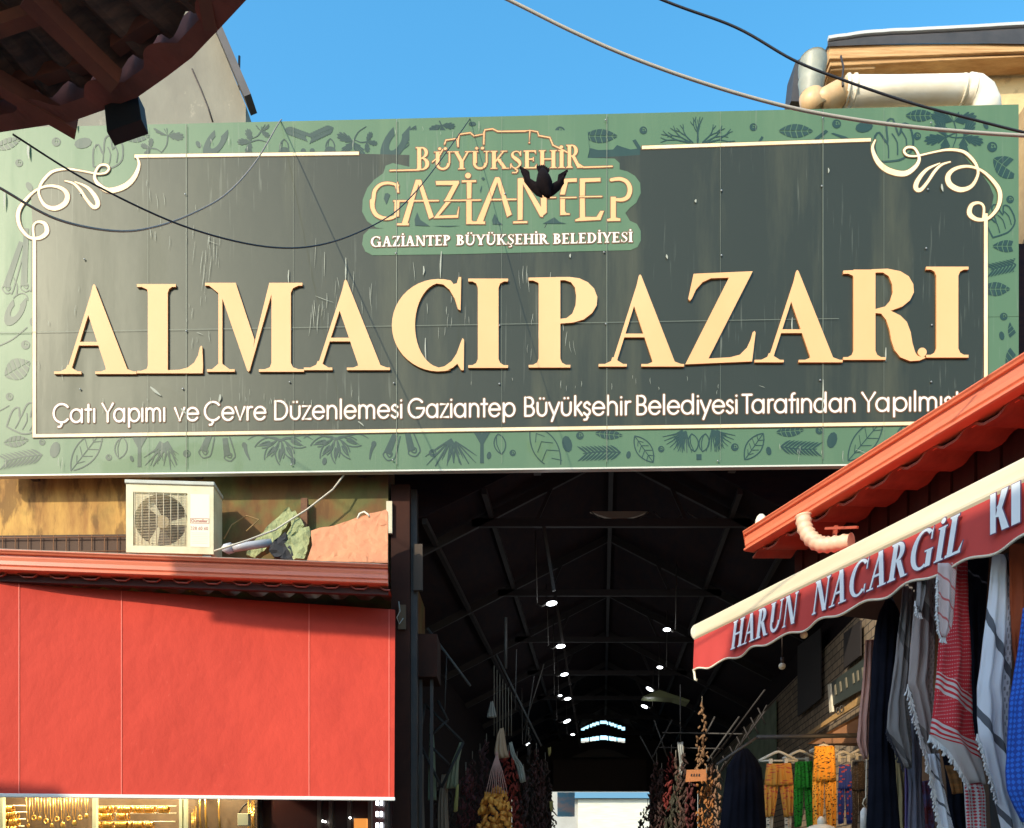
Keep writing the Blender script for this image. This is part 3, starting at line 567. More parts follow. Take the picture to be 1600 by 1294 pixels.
for (x, y, L, w_, a) in ((236, 606, 22, 4, 40), (345, 618, 12, 4, 100), (1470, 290, 12, 3.4, 80), (1293, 265, 8, 2.4, 90), (662, 418, 14, 2.6, 92), (690, 395, 42, 2.4, 92), (541, 405, 40, 2.2, 91), (452, 424, 22, 2, 90), (665, 530, 38, 2.2, 88), (1237, 498, 24, 2, 90), (1383, 545, 22, 2.4, 90), (1041, 400, 7, 3, 75), (891, 399, 6, 2.5, 90), (1087, 314, 5, 3, 90), (1285, 595, 50, 2.4, 92), (284, 640, 12, 3, 45), (560, 660, 12, 2, 40), (120, 190, 16, 3, 88), (46, 225, 26, 4, 88), (8, 300, 30, 3, 90)):
    scr(x, y, L, w_, a)
flat(mb, SG, [px2uv(SG, [q[:2] for q in p]) for p in sc_], .0210); mb.build('scratches', M_dust, sign)
for x in (40, 300, 560, 840, 1150, 1500):
    u = SG.hit(x, 450).x; MB().beam(SG.at(u, V0+.02, -.17), SG.at(u, V1-.05, -.17), .08, .08).build('support_post', M_dark, sign)
# ------------------------------------------------------------------ ground
M_pave = mat('stone_paving', (.14, .13, .115), .85, (.22, .20, .17), 1.2, bump=.4)
tag(MB().quad((-400, -400, 0), (400, -400, 0), (400, 800, 0), (-400, 800, 0)).build('ground', M_pave), kind='structure')
M_plast = mat('old_plaster', (.50, .42, .29), .9, (.60, .52, .38), 1.4, bump=.5)
M_wood = mat('weathered_wood', (.42, .22, .08), .8, (.62, .38, .17), 2.5, (.6, 3, 14), bump=.5)
M_black = mat('black_roof_sheet', (.03, .03, .032), .6, (.055, .05, .05), 3)
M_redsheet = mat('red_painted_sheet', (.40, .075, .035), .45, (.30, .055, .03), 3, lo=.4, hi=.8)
M_redshade = mat('red_sheet_shaded', (.07, .018, .014), .7, (.055, .018, .014), 4)  # darker copy of the red sheet; shade under the eaves put into its colour
M_gut = mat('red_gutter_paint', (.70, .18, .085), .38, (.60, .14, .07), 4, (1, 1, 1), lo=.5, hi=.8, coat=.2)
M_glass = mat('window_glass', (.03, .035, .04), .1, spec=.8)
# ------------------------------------------------------------------ street houses behind the viewpoint (unseen; rooflines shaped to shade the lower right of the view)
def houses():
    def h(name, label, poly, y0, y1, m):
        t = thing(name, label, 'house', (poly[0][0], y1, 0)); mb = MB(); mb.prism([(x, y1, z) for x, z in poly], (0, y0-y1, 0)); mb.build('wall', m, t)
        xs = [p[0] for p in poly]
        for x in (min(xs)+.8, max(xs)-1.8):
            for z in (3.2, 5.9): MB().box(x, x+1, y1+.005, y1+.03, z, z+1.2).build('window', M_glass, t)
    h('unseen_house', 'unseen narrow gabled house, roof slope shaped to shade the right awning', [(-5.2, 0), (.0, 0), (.0, 7.35), (-2.26, 8.84), (-5.1, 10.74), (-5.2, 10.72)], -6, -1.5, M_plast)
    h('unseen_house', 'unseen flat roofed house, raised end shaped to shade the black dress', [(-11.85, 0), (-5.22, 0), (-5.22, 10.6), (-6.6, 10.6), (-6.6, 7.9), (-11.85, 7.9)], -6, -1.5, M_plast)
    h('unseen_house', 'unseen flat roofed house at far left, height set to shade the canvas corner', [(-18, 0), (-11.87, 0), (-11.87, 9.83), (-18, 9.83)], -6, -1.5, M_plast)
houses()
cp = thing('shadow_canopy', 'unseen sheet strip on a post, added to shade the left gutter and canvas', 'canopy', (-5.55, 2.4, 0))  # added out of view; casts the shadow band on the left gutter
MB().prism([(-8.20, 2.5, 9.22), (-5.5, 2.5, 9.56), (-5.5, 2.5, 9.82), (-8.26, 2.5, 9.52)], (0, -.05, 0)).build('sheet', M_redsheet, cp)
MB().box(-5.6, -5.5, 2.35, 2.45, 0, 9.8).build('post', M_black, cp)
# ------------------------------------------------------------------ LEFT SHOP
PL = Plane((-5.1, 8.3, 0), math.atan(.106))
uend = PL.hit(606, 880).x
lb = thing('shop_building', 'stained yellow stone shop front left under the sign, iron grille along its wall', 'building', PL.at(0, 0, -1.1), math.atan(.106))
M_gold_wall = mat('stained_yellow_stone', (.56, .33, .085), .9, (.32, .16, .045), 2.2, (1.6, 1, .45), lo=.40, hi=.62, bump=.5, bscale=6)
def stain(m, col, scale, lo, hi, fac=.8, stretch=(1, 1, 1)):
    t = m.node_tree; b = principled(m); L = t.links.new; tc = t.nodes.new('ShaderNodeTexCoord'); mp = t.nodes.new('ShaderNodeMapping'); mp.inputs['Scale'].default_value = stretch
    mp.inputs['Location'].default_value = (3.7, 1.3, 9.1); L(tc.outputs['Object'], mp.inputs[0])
    n = t.nodes.new('ShaderNodeTexNoise'); n.inputs['Scale'].default_value = scale; n.inputs['Detail'].default_value = 8; n.inputs['Roughness'].default_value = .6; L(mp.outputs[0], n.inputs[0])
    r = t.nodes.new('ShaderNodeMapRange'); r.inputs[1].default_value = lo; r.inputs[2].default_value = hi; r.inputs[4].default_value = fac; L(n.outputs[0], r.inputs[0])
    x = t.nodes.new('ShaderNodeMix'); x.data_type = 'RGBA'
    if b.inputs['Base Color'].links: L(b.inputs['Base Color'].links[0].from_socket, x.inputs[6])
    else: x.inputs[6].default_value = b.inputs['Base Color'].default_value
    x.inputs[7].default_value = (col[0], col[1], col[2], 1); L(r.outputs[0], x.inputs[0]); L(x.outputs[2], b.inputs['Base Color']); return m
stain(M_gold_wall, (.10, .11, .035), .8, .56, .66, .7); stain(M_gold_wall, (.06, .03, .012), 2.5, .60, .70, .8, (1, 1, .3))
BK = 1.1
def edge_soot(m, col, x0, x1, z0=None):   # soot and moss that covers one end of the wall (object X), broken up by noise
    t = m.node_tree; b = principled(m); L = t.links.new; tc = t.nodes.new('ShaderNodeTexCoord'); sp = t.nodes.new('ShaderNodeSeparateXYZ'); L(tc.outputs['Object'], sp.inputs[0])
    n = t.nodes.new('ShaderNodeTexNoise'); n.inputs['Scale'].default_value = 2.2; n.inputs['Detail'].default_value = 7; L(tc.outputs['Object'], n.inputs[0])
    a = t.nodes.new('ShaderNodeMath'); a.operation = 'MULTIPLY_ADD'; L(n.outputs[0], a.inputs[0]); a.inputs[1].default_value = 2.6; L(sp.outputs[0], a.inputs[2])
    r = t.nodes.new('ShaderNodeMapRange'); r.inputs[1].default_value = x0+1.3; r.inputs[2].default_value = x1+1.3; r.inputs[4].default_value = .85; L(a.outputs[0], r.inputs[0])
    v = t.nodes.new('ShaderNodeTexNoise'); v.inputs['Scale'].default_value = 3.3; v.inputs['Detail'].default_value = 4; L(tc.outputs['Object'], v.inputs[0]); vr = t.nodes.new('ShaderNodeMapRange'); vr.inputs[1].default_value = .45; vr.inputs[2].default_value = .6; L(v.outputs[0], vr.inputs[0])
    c = t.nodes.new('ShaderNodeMix'); c.data_type = 'RGBA'; c.inputs[6].default_value = (*col, 1); c.inputs[7].default_value = (.09, .10, .03, 1); L(vr.outputs[0], c.inputs[0])
    x = t.nodes.new('ShaderNodeMix'); x.data_type = 'RGBA'; L(b.inputs['Base Color'].links[0].from_socket, x.inputs[6]); L(c.outputs[2], x.inputs[7]); L(r.outputs[0], x.inputs[0]); L(x.outputs[2], b.inputs['Base Color'])
stain(M_gold_wall, (.15, .08, .025), 5, .52, .60, .75, (1, 1, .35)); edge_soot(M_gold_wall, (.12, .055, .018), .9, 1.9)
def lprism(mb, u0, u1, o0, o1, z0, z1):
    mb.prism([PL.at(u0, z0, o0), PL.at(u1, z0, o0), PL.at(u1, z1, o0), PL.at(u0, z1, o0)], -PL.n*(o0-o1)); return mb
uw = PL.hit(606, 800).x+.02
# wall with opening below (shop) : piers + upper wall
def sprism(mb, x0, x1, o0, o1, z0, z1):
    u0 = (x0-SG.p0.x)/SG.d.x; u1 = (x1-SG.p0.x)/SG.d.x
    mb.prism([SG.at(u0, z0, o0), SG.at(u1, z0, o0), SG.at(u1, z1, o0), SG.at(u0, z1, o0)], -SG.n*(o0-o1)); return mb
xw = P(606, 800, 9.3).x
mb = MB(); sprism(mb, -11, xw, -.235, -3.4, 4.9, 9.3); mb.build('wall', M_gold_wall, lb)
mb = MB(); lprism(mb, -6, -4.2, -BK, -BK-3.0, 0, 4.55); mb.build('pier', M_gold_wall, lb)
mb = MB(); lprism(mb, uw-.16, uw, -BK+.02, -BK-3.0, 0, 4.545); mb.build('pier', mat('dark_brown_boarding', (.035, .018, .012), .7, (.06, .03, .02), 4), lb)
# ledge roof, scalloped sheet, grille
mb = MB(); a0, a1 = -6, uend
mb.quad(PL.at(a0, 4.87, -.02), PL.at(a1, 4.87, -.02), PL.at(a1, 5.03, -BK), PL.at(a0, 5.03, -BK)); mb.quad(PL.at(a0, 4.84, -.02), PL.at(a0, 5.0, -BK), PL.at(a1, 5.0, -BK), PL.at(a1, 4.84, -.02)); mb.quad(PL.at(a0, 4.84, -.02), PL.at(a1, 4.84, -.02), PL.at(a1, 4.87, -.02), PL.at(a0, 4.87, -.02))
mb.build('ledge_roof', M_redsheet, lb)
def wavy(pl, u0, u1, per, amp, z0, o0, o1, rise, thick=.012):
    mb = MB(); n = int((u1-u0)/per*10); rows = []
    f = lambda u: max(-.35, math.sin(2*math.pi*u/per))*amp
    for o, dz in ((o0, 0), (o1, rise)): rows.append([pl.at(u0+(u1-u0)*i/n, z0+dz+f(u0+(u1-u0)*i/n), o) for i in range(n+1)])
    rows2 = [[p-Vector((0, 0, thick)) for p in r] for r in rows]
    mb.grid([rows[0], rows[1]]); mb.grid([rows2[1], rows2[0]]); mb.grid([rows2[0], rows[0]]); return mb
wavy(PL, -6, a1+.02, .30, .045, 4.66, -.06, -.9, .16).build('scalloped_sheet', M_redsheet, lb)
mb = MB(); lprism(mb, -6, a1, -.10, -.16, 4.60, 4.66); mb.build('eave_batten', M_redshade, lb)
# gutter
def gutter(pl, u0, u1, zc, h, dpt, name, parent, m):
    prof = [(0, -h*.5), (.014, -h*.46), (.014, -h*.38), (-.016, -h*.33), (-.010, -h*.26), (0, -h*.2), (-.004, 0), (0, h*.16), (-.030, h*.20), (-.030, h*.28), (.010, h*.33), (.016, h*.40), (.026, h*.46), (.026, h*.5), (0, h*.5), (-.012, h*.42), (-.012, -h*.44), (-dpt, -h*.44), (-dpt, h*.3), (-dpt-.01, h*.3), (-dpt-.01, -h*.5)]
    mb = MB(); mb.prism([pl.at(u0, zc+z, o) for o, z in prof], pl.d*(u1-u0)); return mb.build(name, m, parent)
gutter(PL, -6, a1, 4.775, .20, .12, 'gutter', lb, M_gut)
mb = MB(); lprism(mb, -6, a1-.02, .0, -.06, 4.878, 4.892); mb.build('ledge_flashing', mat('dusty_flashing', (.42, .35, .26), .8, (.28, .2, .15), 20), lb)
# grille strip below the sign at far left
mb = MB(); sprism(mb, -6.6, -3.75, -.225, -.25, 4.95, 5.46); gr = mb.build('vent_opening', mat('brown_opening', (.075, .04, .02), .8), lb)
mb = MB(); k = -6.6
S_ = lambda x, z, o: SG.at((x-SG.p0.x)/SG.d.x, z, o)
while k < -3.75: mb.tube([S_(k, 5.0, -.20), S_(k, 5.45, -.20)], .006, 5); k += .145
for z in (5.12, 5.26, 5.42): mb.tube([S_(-6.6, z, -.195), S_(-3.75, z, -.195)], .006, 5)
mb.build('grille', mat('rusty_grille', (.20, .09, .035), .8), gr)
# shop interior back & side so the shop is a room
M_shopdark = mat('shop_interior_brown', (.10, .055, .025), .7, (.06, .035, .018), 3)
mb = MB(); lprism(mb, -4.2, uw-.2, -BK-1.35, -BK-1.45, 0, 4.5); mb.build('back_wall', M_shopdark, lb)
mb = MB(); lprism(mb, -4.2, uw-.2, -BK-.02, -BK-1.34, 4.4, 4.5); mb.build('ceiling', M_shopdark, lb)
# corner boards and post of the entrance
M_brown = mat('brown_painted_board', (.05, .018, .011), .8, (.03, .012, .008), 3, spec=.15)
o = MB(); Yp = 9.35
def pbox(mb, xa, xb, ya, yb, Y, d): # box whose front face spans photo columns/rows at depth Y
    a = P(xa, yb, Y); b = P(xb, ya, Y); mb.box(a.x, b.x, Y, Y+d, a.z, b.z); return mb
jam = thing('entrance_post', 'dark brown post with cream board at the left corner of the market entrance', 'post', (P(630, 900, 9.3).x, 9.35, 0))
mb = MB(); a = P(611, 900, 9.3); b = P(640, 900, 9.3); mb.box(a.x, b.x, 9.3, 9.48, 0, 6.0); mb.build('post', M_brown, jam)
mb = MB(); a = P(641, 900, 9.4); b = P(651, 900, 9.4); mb.box(a.x, b.x, 9.42, 9.56, 0, 6.0); mb.build('rail', M_dark, jam)
pbox(MB(), 603.5, 612.5, 783, 833, 9.25, .04).build('cream_board', mat('cream_board', (.62, .55, .38), .7), jam)
pbox(MB(), 622, 634, 985-40, 985-2, 9.26, .03).build('hinge_plate', mat('dull_brass', (.10, .06, .03), .8), jam)
mb = MB(); pbox(mb, 646, 660, 850, 922, 9.36, .05); mb.build('junction_box', mat('grey_brown_box', (.06, .04, .025), .8), jam)
MB().tube([P(623, 940, 9.24), P(625, 955, 9.22), P(620, 965, 9.22), P(624, 975, 9.23), P(630, 966, 9.24)], .007, 6).build('wire_loop', mat('grey_wire', (.30, .27, .22), .6), jam)
pb = thing('shutter_box', 'dark brown roller shutter box at the left side of the entrance', 'shutter box', (P(650, 1020, 9.7).x, 9.75, 0))
mb = MB(); pbox(mb, 619, 683, 990, 1058, 9.7, .5); mb.build('casing', M_brown, pb, bevel=.01)
for x in (624, 640, 655, 672):
    mb = MB(); a = P(x, 1000, 9.8); mb.box(a.x, a.x+.035, 9.8, 9.84, 0, P(x, 1058, 9.7).z); mb.build('guide_rail', M_dark, pb)
# ------------------------------------------------------------------ red roller awning of the left shop
M_canvas = mat('red_canvas', (.54, .055, .031), .8, (.46, .044, .026), .8, (1, 1, .6), lo=.35, hi=.75, bump=.9, bscale=4.5, spec=.2)
M_cream = mat('cream_paint', (.80, .74, .58), .45, (.70, .62, .46), 6)
_bp = [n_ for n_ in M_canvas.node_tree.nodes if n_.type == 'BUMP'][0]; _bp.inputs['Distance'].default_value = .022; _bp.inputs['Strength'].default_value = 1
stain(M_canvas, (.62, .11, .07), 26, .66, .74, .45, (1, 1, .35)); stain(M_canvas, (.40, .035, .025), 1.6, .56, .75, .4)
aw = thing('canvas_awning', 'wide plain red canvas awning lowered in front of the left shop, white bottom bar', 'awning', PL.at(1, 0, .2))
NX, NZ = 56, 22; rows = []
zt, zb = 4.60, 2.40
xr_t = PL.hit(617, 920); 
for j in range(NZ+1):
    t = j/NZ; r = []
    for i in range(NX+1):
        s = i/NX; ua = -4.2; ub = 0
        off = (-.06-.54*max(0, (s-.45)/.55))*(1-t)+.46*t
        u1_ = 3.93+.03*t
        u = -4.2+(u1_+4.2)*s
        z = zt+(zb-zt)*t
        w_ = .012*math.sin(u*3.1+z*1.3)*math.sin(z*2.3+u*.4)+.004*math.sin(u*14+z*5)*math.sin(z*7+u*2)*(s**2)+.003*math.sin(z*22+u*3+2*math.sin(u*2.2))*max(0, t-.4)+.004*math.sin(u*9+math.sin(z*3)*2)*t+.01*math.sin(t*math.pi)*math.sin(u*1.7)
        if s > .985: w_ += .004
        r.append(PL.at(u, z, off+w_))
    rows.append(r)
# fit right edge to the photo columns
def fit_right(rows, colx):
    for j, r in enumerate(rows):
        e = r[-1]; t = j/(len(rows)-1); tx = ((colx[0]+(colx[1]-colx[0])*t)-CX)/CAMF*e.y; sc = (tx-r[0].x)/(e.x-r[0].x)
        for p in r: p.x = rows[j][0].x+(p.x-rows[j][0].x)*sc if p is not r[0] else p.x
fit_right(rows, (617.5, 616))
mb = MB(); mb.grid(rows); mb.grid([[p+Vector((0, .004, 0)) for p in r][::-1] for r in rows]); 
canv = mb.build('canvas', M_canvas, aw)
mb = MB(); mb.beam(rows[-1][0]+Vector((0, -.01, -.012)), rows[-1][-1]+Vector((.01, -.01, -.012)), .035, .036); mb.build('bottom_bar', mat('white_bar', (.88, .85, .78), .35), aw, bevel=.006)
mb = MB()
for px_ in (30, 190, 483, 608):
    pts = []
    for r in rows:
        best = min(r, key=lambda p: abs(p.x/p.y*CAMF+CX-px_)); 
        # interpolate on the row
        for a, b in zip(r[:-1], r[1:]):
            fa, fb = a.x/a.y*CAMF+CX-px_, b.x/b.y*CAMF+CX-px_
            if fa <= 0 < fb: best = a+(b-a)*(-fa/(fb-fa)); break
        pts.append(best+Vector((0, -.004, 0)))
    for a, b in zip(pts[:-1], pts[1:]): mb.beam(a, b, .009, .002, (0, 1, 0))
mb.build('seam', mat('red_canvas_seam', (.76, .14, .09), .7), canv)
mb = MB(); 
for s in (.985,): mb.tube([rows[0][int(NX*s)]+Vector((-.05, .45, -.9)), rows[-1][int(NX*s)]+Vector((-.05, .08, 0.02))], .016, 6)
mb.build('folding_arm', M_metal, aw)
# ------------------------------------------------------------------ air conditioner
M_ac = mat('ac_cream_casing', (.66, .60, .38), .5, (.52, .44, .25), 5, lo=.45, hi=.8)
ac = thing('air_conditioner', 'old cream air conditioner outdoor unit with round fan grille on the red ledge', 'air conditioner', (P(270, 864, 8.85).x, 8.85, P(270, 864, 8.85).z), rad(3.5))
cA = P(197, 866, 8.8); cB = P(332, 868, 8.82); wA = cB.x-cA.x; zA = cA.z+.02; hA = P(197, 754, 8.8).z-zA
axx = Vector((math.cos(rad(3.5)), math.sin(rad(3.5)), 0)); ayy = Vector((-axx.y, axx.x, 0)); O = Vector((cA.x, 8.8, zA))
def ab(mb, x0, x1, y0, y1, z0, z1):
    mb.prism([O+axx*x0+ayy*y0+Vector((0, 0, z0)), O+axx*x1+ayy*y0+Vector((0, 0, z0)), O+axx*x1+ayy*y0+Vector((0, 0, z1)), O+axx*x0+ayy*y0+Vector((0, 0, z1))], ayy*(y1-y0)); return mb
W = wA; Hh = hA; fx0, fx1, fz0, fz1 = W*.08, W*.70, Hh*.10, Hh*.87
mb = MB()
ab(mb, 0, W, .30, .32, 0, Hh); ab(mb, 0, .012, .0, .30, 0, Hh); ab(mb, W-.012, W, .0, .30, 0, Hh); ab(mb, .012, W-.012, .0, .30, 0, .012)
ab(mb, .012, fx0, 0, .015, .012, Hh-.012); ab(mb, fx1, W-.012, 0, .015, .012, Hh-.012); ab(mb, fx0, fx1, 0, .015, .012, fz0); ab(mb, fx0, fx1, 0, .015, fz1, Hh-.012)
mb.build('casing', M_ac, ac)
ab(MB(), -.012, W+.012, -.014, .33, Hh-.012, Hh+.03).build('top_cover', mat('ac_grey_cover', (.50, .52, .44), .5, (.42, .42, .34), 5), ac, bevel=.008)
mb = MB(); cx_, cz_, rr = (fx0+fx1)/2, (fz0+fz1)/2, min(fx1-fx0, fz1-fz0)*.485
pt = lambda x, z, y=0: O+axx*x+ayy*y+Vector((0, 0, z))
# orifice plate with a round hole
n = 40; ring_ = [(cx_+rr*math.cos(2*math.pi*i/n), cz_+rr*math.sin(2*math.pi*i/n)) for i in range(n)]
def sqp(a):
    c, s = math.cos(a), math.sin(a); k = min((fx1-fx0)/2/max(abs(c), 1e-6), (fz1-fz0)/2/max(abs(s), 1e-6)); return (cx_+k*c, cz_+k*s)
for i in range(n):
    j = (i+1) % n; a, b = sqp(2*math.pi*i/n), sqp(2*math.pi*j/n); mb.quad(pt(*ring_[i], .02), pt(*ring_[j], .02), pt(*b, .02), pt(*a, .02)); mb.quad(pt(*ring_[i], .02), pt(*ring_[i], .12), pt(*ring_[j], .12), pt(*ring_[j], .02))
mb.build('fan_surround', M_ac, ac)
ab(MB(), fx0, fx1, .20, .21, fz0, fz1).build('coil', mat('dark_coil', (.05, .038, .035), .7, (.09, .07, .06), 40, (1, 1, 8)), ac)
mb = MB(); k = fz0+.012
while k < fz1-.01: mb.tube([pt(fx0+.01, k, -.004), pt(fx1-.01, k, -.004)], .0028, 4); k += .0165
for i in range(8): x = fx0+.02+(fx1-fx0-.04)*i/7; mb.tube([pt(x, fz0+.01, -.008), pt(x, fz1-.01, -.008)], .0042, 4)
mb.build('wire_grille', mat('grille_cream_wire', (.62, .52, .34), .5), ac)
fan = MB(); fan.tube([pt(cx_, cz_, .06), pt(cx_, cz_, .13)], .07, 16); fb = fan.build('fan_hub', mat('tan_fan', (.42, .32, .17), .6), ac)
for a in (110, 350, 230):
    q = []
    for r_, da in ((.06, -12), (.06, 14), (rr*.93, 26), (rr*.95, 4)): q.append(pt(cx_+r_*math.cos(rad(a+da)), cz_+r_*math.sin(rad(a+da)), .08))
    MB().prism(q, ayy*.01).build('fan_blade', M_ac, fb)
mb = MB()
for x, z in ((.02, .0), (W-.12, .0)): ab(mb, x, x+.09, .02, .28, -.035, .0)
mb.build('feet', M_metal, ac)
lab = Plane(O+axx*(W*.735)-ayy*.0005, rad(3.5)); lab.p0.z = 0
mb = MB()
def lr(mb, x0, x1, z0, z1, off): mb.prism([lab.at(x0, O.z+z0, off), lab.at(x1, O.z+z0, off), lab.at(x1, O.z+z1, off), lab.at(x0, O.z+z1, off)], -lab.n*.0008)
lr(mb, 0, W*.22, Hh*.10, Hh*.86, .002); mb.build('service_panel', mat('panel_cream', (.74, .71, .52), .5), ac, bevel=.002)
mb = MB()
for z in (.50, .42): pass
zb_ = O.z+Hh*.44
for e in ([(.0, .0), (W*.21, .0)], [(0, .05), (W*.21, .05)], [(0, 0), (0, .05)], [(W*.21, 0), (W*.21, .05)]): flat(mb, lab, ribbon([(p[0]+.003, p[1]+zb_) for p in e], .005, smooth=False), .0035)
flat(mb, lab, sans_word('Gürseller', .012, W*.195, zb_+.012, .028, .005), .0040)
dg = {'3': [[(.0, .9), (.2, 1), (.4, .8), (.2, .55), (.42, .3), (.2, 0), (0, .1)]], '2': [[(0, .85), (.2, 1), (.4, .75), (0, 0), (.42, 0)]], '8': [arc(.2, .75, .18, .23, 0, 360, 12), arc(.2, .26, .21, .26, 0, 360, 12)], '6': [[(.38, .95), (.1, .6), (.0, .25)]+arc(.21, .26, .21, .26, 180, 520, 12)], '0': [arc(.2, .5, .2, .5, 0, 360, 16)]}
x = .004
for ch in '328 60 60':
    if ch == ' ': x += .011; continue
    flat(mb, lab, [[(x+p[0]*.036, O.z+Hh*.345+p[1]*.034) for p in q] for s in dg[ch] for q in ribbon(s, .13, smooth=False)], .0040); x += .0235
mb.build('panel_lettering', mat('faded_red_print', (.42, .12, .09), .6), ac)
mb = MB()
for k in range(7): lr(mb, .01, W*.20, Hh*(.15+.025*k), Hh*(.152+.025*k), .0035)
mb.build('panel_lines', mat('faded_green_print', (.40, .45, .33), .6), ac)
# ------------------------------------------------------------------ things lying on the ledge
tag(MB().tube([P(352, 862, 8.85), P(354, 858, 8.84), P(363, 856, 8.84)], .055, 14).tube([P(361, 857, 8.84), P(380, 854, 8.84), P(424, 848, 8.95)], .043, 14).build('drain_pipe_piece', mat('pale_grey_pvc', (.50, .50, .50), .4, (.40, .40, .42), 4)), 'short pale grey plastic pipe with elbow lying on the ledge beside the air conditioner', 'pipe')
M_wool = mat('green_insulation', (.33, .35, .16), .95, (.24, .26, .12), 9, bump=1, bscale=30)
def slab(pts, Y, d, m, label, cat, name, tilt=0, **k):
    # crumpled body: outline plus scattered inner points, front pushed in and out
    mb = MB(); rr = random.Random(len(pts)*7+int(pts[0][0])); step = 7; n0 = len(pts); den = []
    for i in range(n0):
        a, b = pts[i], pts[(i+1) % n0]; L_ = math.hypot(b[0]-a[0], b[1]-a[1]); k_ = max(1, int(L_/6))
        for j in range(k_): t = j/k_; q_ = (0 if m.name == 'orange_sheet' else .8); den.append((a[0]+(b[0]-a[0])*t+rr.uniform(-q_, q_), a[1]+(b[1]-a[1])*t+rr.uniform(-q_, q_)))
    xs = [p[0] for p in den]; ys = [p[1] for p in den]; inn = []
    def ins(x, y):
        c = False; j = len(den)-1
        for i in range(len(den)):
            if (den[i][1] > y) != (den[j][1] > y) and x < (den[j][0]-den[i][0])*(y-den[i][1])/(den[j][1]-den[i][1])+den[i][0]: c = not c
            j = i
        return c
    y = min(ys)
    while y < max(ys):
        x = min(xs)
        while x < max(xs):
            u_, v_ = x+rr.uniform(-3, 3), y+rr.uniform(-3, 3)
            if ins(u_, v_): inn.append((u_, v_))
            x += step
        y += step
    vs = [Vector(p) for p in den]+[Vector(p) for p in inn]
    V, _, F, *_r = delaunay_2d_cdt(vs, [], [list(range(len(den)))], 1, 1e-4)
    amp = .012 if m.name == 'orange_sheet' else .03
    f = lambda p: P(p.x, p.y, Y+tilt*(870-p.y)/100)
    keys = {}
    top = [f(p)+Vector((0, -rr.uniform(0, amp), 0)) for p in V]; bot = [f(p)+Vector((0, d+amp, 0)) for p in V]
    k0 = 0; mb.v = top+bot; nV = len(V); ed_ = {}
    for q_ in F:
        mb.f.append(list(q_)); mb.f.append([i+nV for i in q_][::-1])
        for i in range(len(q_)): ed_[(q_[i], q_[(i+1) % len(q_)])] = 1
    for (a, b) in ed_:
        if (b, a) not in ed_: mb.f.append([a, a+nV, b+nV, b])
    return tag(mb.build(name, m, **k), label, cat)
slab([(385, 868), (398, 846), (430, 812), (452, 793), (460, 806), (446, 826), (432, 846), (418, 858), (398, 872)], 9.0, .05, M_wool, 'torn pale green insulation mat leaning behind the grey pipe', 'insulation', 'insulation_mat', .3)
slab([(446, 850), (467, 826), (484, 824), (486, 836), (476, 874), (458, 874)], 8.8, .05, M_wool, 'folded green insulation slab between black rag and orange board', 'insulation', 'insulation_slab', .3)
slab([(456, 800), (462, 798), (476, 822), (462, 832), (452, 846), (444, 838), (455, 822)], 8.95, .04, M_wool, 'upright strip of green insulation between the two larger pieces', 'insulation', 'insulation_strip', .2)
slab([(424, 850), (446, 832), (452, 852), (462, 876), (430, 872), (420, 862)], 8.82, .03, mat('black_rag', (.02, .02, .022), .9), 'black rag lying between pipe and insulation on the ledge', 'rag', 'rag', .2)
slab([(486, 830), (500, 825), (522, 822), (539, 816), (572, 804), (603, 797), (606, 800), (606, 880), (480, 876), (488, 852)], 8.72, .02, mat('orange_sheet', (.62, .25, .11), .7, (.52, .20, .09), 5, bump=.3), 'orange painted sheet leaning on the ledge beside the entrance corner', 'sheet', 'leaning_sheet', .3)
tag(MB().tube([P(558, 812, 8.9), P(562, 803, 8.9), P(569, 800, 8.9), P(575, 804, 8.9), P(577, 808, 8.9)], .012, 6).build('cable_ring', M_cream), 'small pale cable ring behind the orange sheet', 'cable ring')
tag(MB().tube([P(543, 735, 9.12), P(520, 765, 9.1), P(480, 796, 9.1), P(430, 828, 8.9), P(385, 845, 8.6), P(335, 861, 8.5)], .009, 6).build('electric_cable', mat('white_cord', (.62, .55, .42), .6)), 'white cable running from under the sign down to the ledge', 'cable')
tag(MB().tube([P(350, 842, 9.1), P(362, 820, 9.15), P(385, 806, 9.15), P(405, 812, 9.12), P(385, 830, 9.1)], .007, 6).build('loose_cable', mat('tan_cable', (.35, .22, .08), .6)), 'thin tan cable looped behind the air conditioner', 'cable')
tag(MB().box(P(470, 800, 9.2).x, P(480, 800, 9.2).x, 9.2, 9.26, P(470, 832, 9.2).z-.2, P(470, 778, 9.2).z).build('rusty_bracket', mat('rust', (.10, .04, .02), .8, (.18, .08, .03), 9)), 'rusty upright bracket on the stained wall under the sign', 'bracket')
# ------------------------------------------------------------------ buildings behind the sign
gb = thing('grey_building', 'tall grey plastered gable building behind the left end of the sign', 'building', (-7, 12, 0))
M_grey = stain(mat('grey_weathered_plaster', (.24, .23, .18), .9, (.18, .17, .135), 1.0, (1, 1, .5), bump=.5, bscale=5), (.33, .31, .24), 2.6, .6, .64, .7)
Yg = 12.0; pts = [(-160, 60), (345, 60), (381, 158), (384, 165)]
mb = MB(); pp = [(P(x, y, Yg).x, P(x, y, Yg).z) for x, y in ((-700, -260), (200, -260), (342, 62), (383, 165))]; xe = P(384, 165, Yg).x
mb.prism([(x, Yg, z) for x, z in [(pp[0][0], 0), (xe, 0), (xe, pp[3][1]), pp[2], pp[1], pp[0]]], (0, 5, 0)); mb.build('wall', M_grey, gb)
mb = MB(); a = P(338, 40, Yg); b = P(396, 176, Yg); mb.beam(Vector((a.x, Yg-.12, a.z)), Vector((b.x, Yg-.12, b.z)), .3, .10, (1, 0, 0)); a = P(200, -260, Yg); b2 = P(340, 45, Yg)
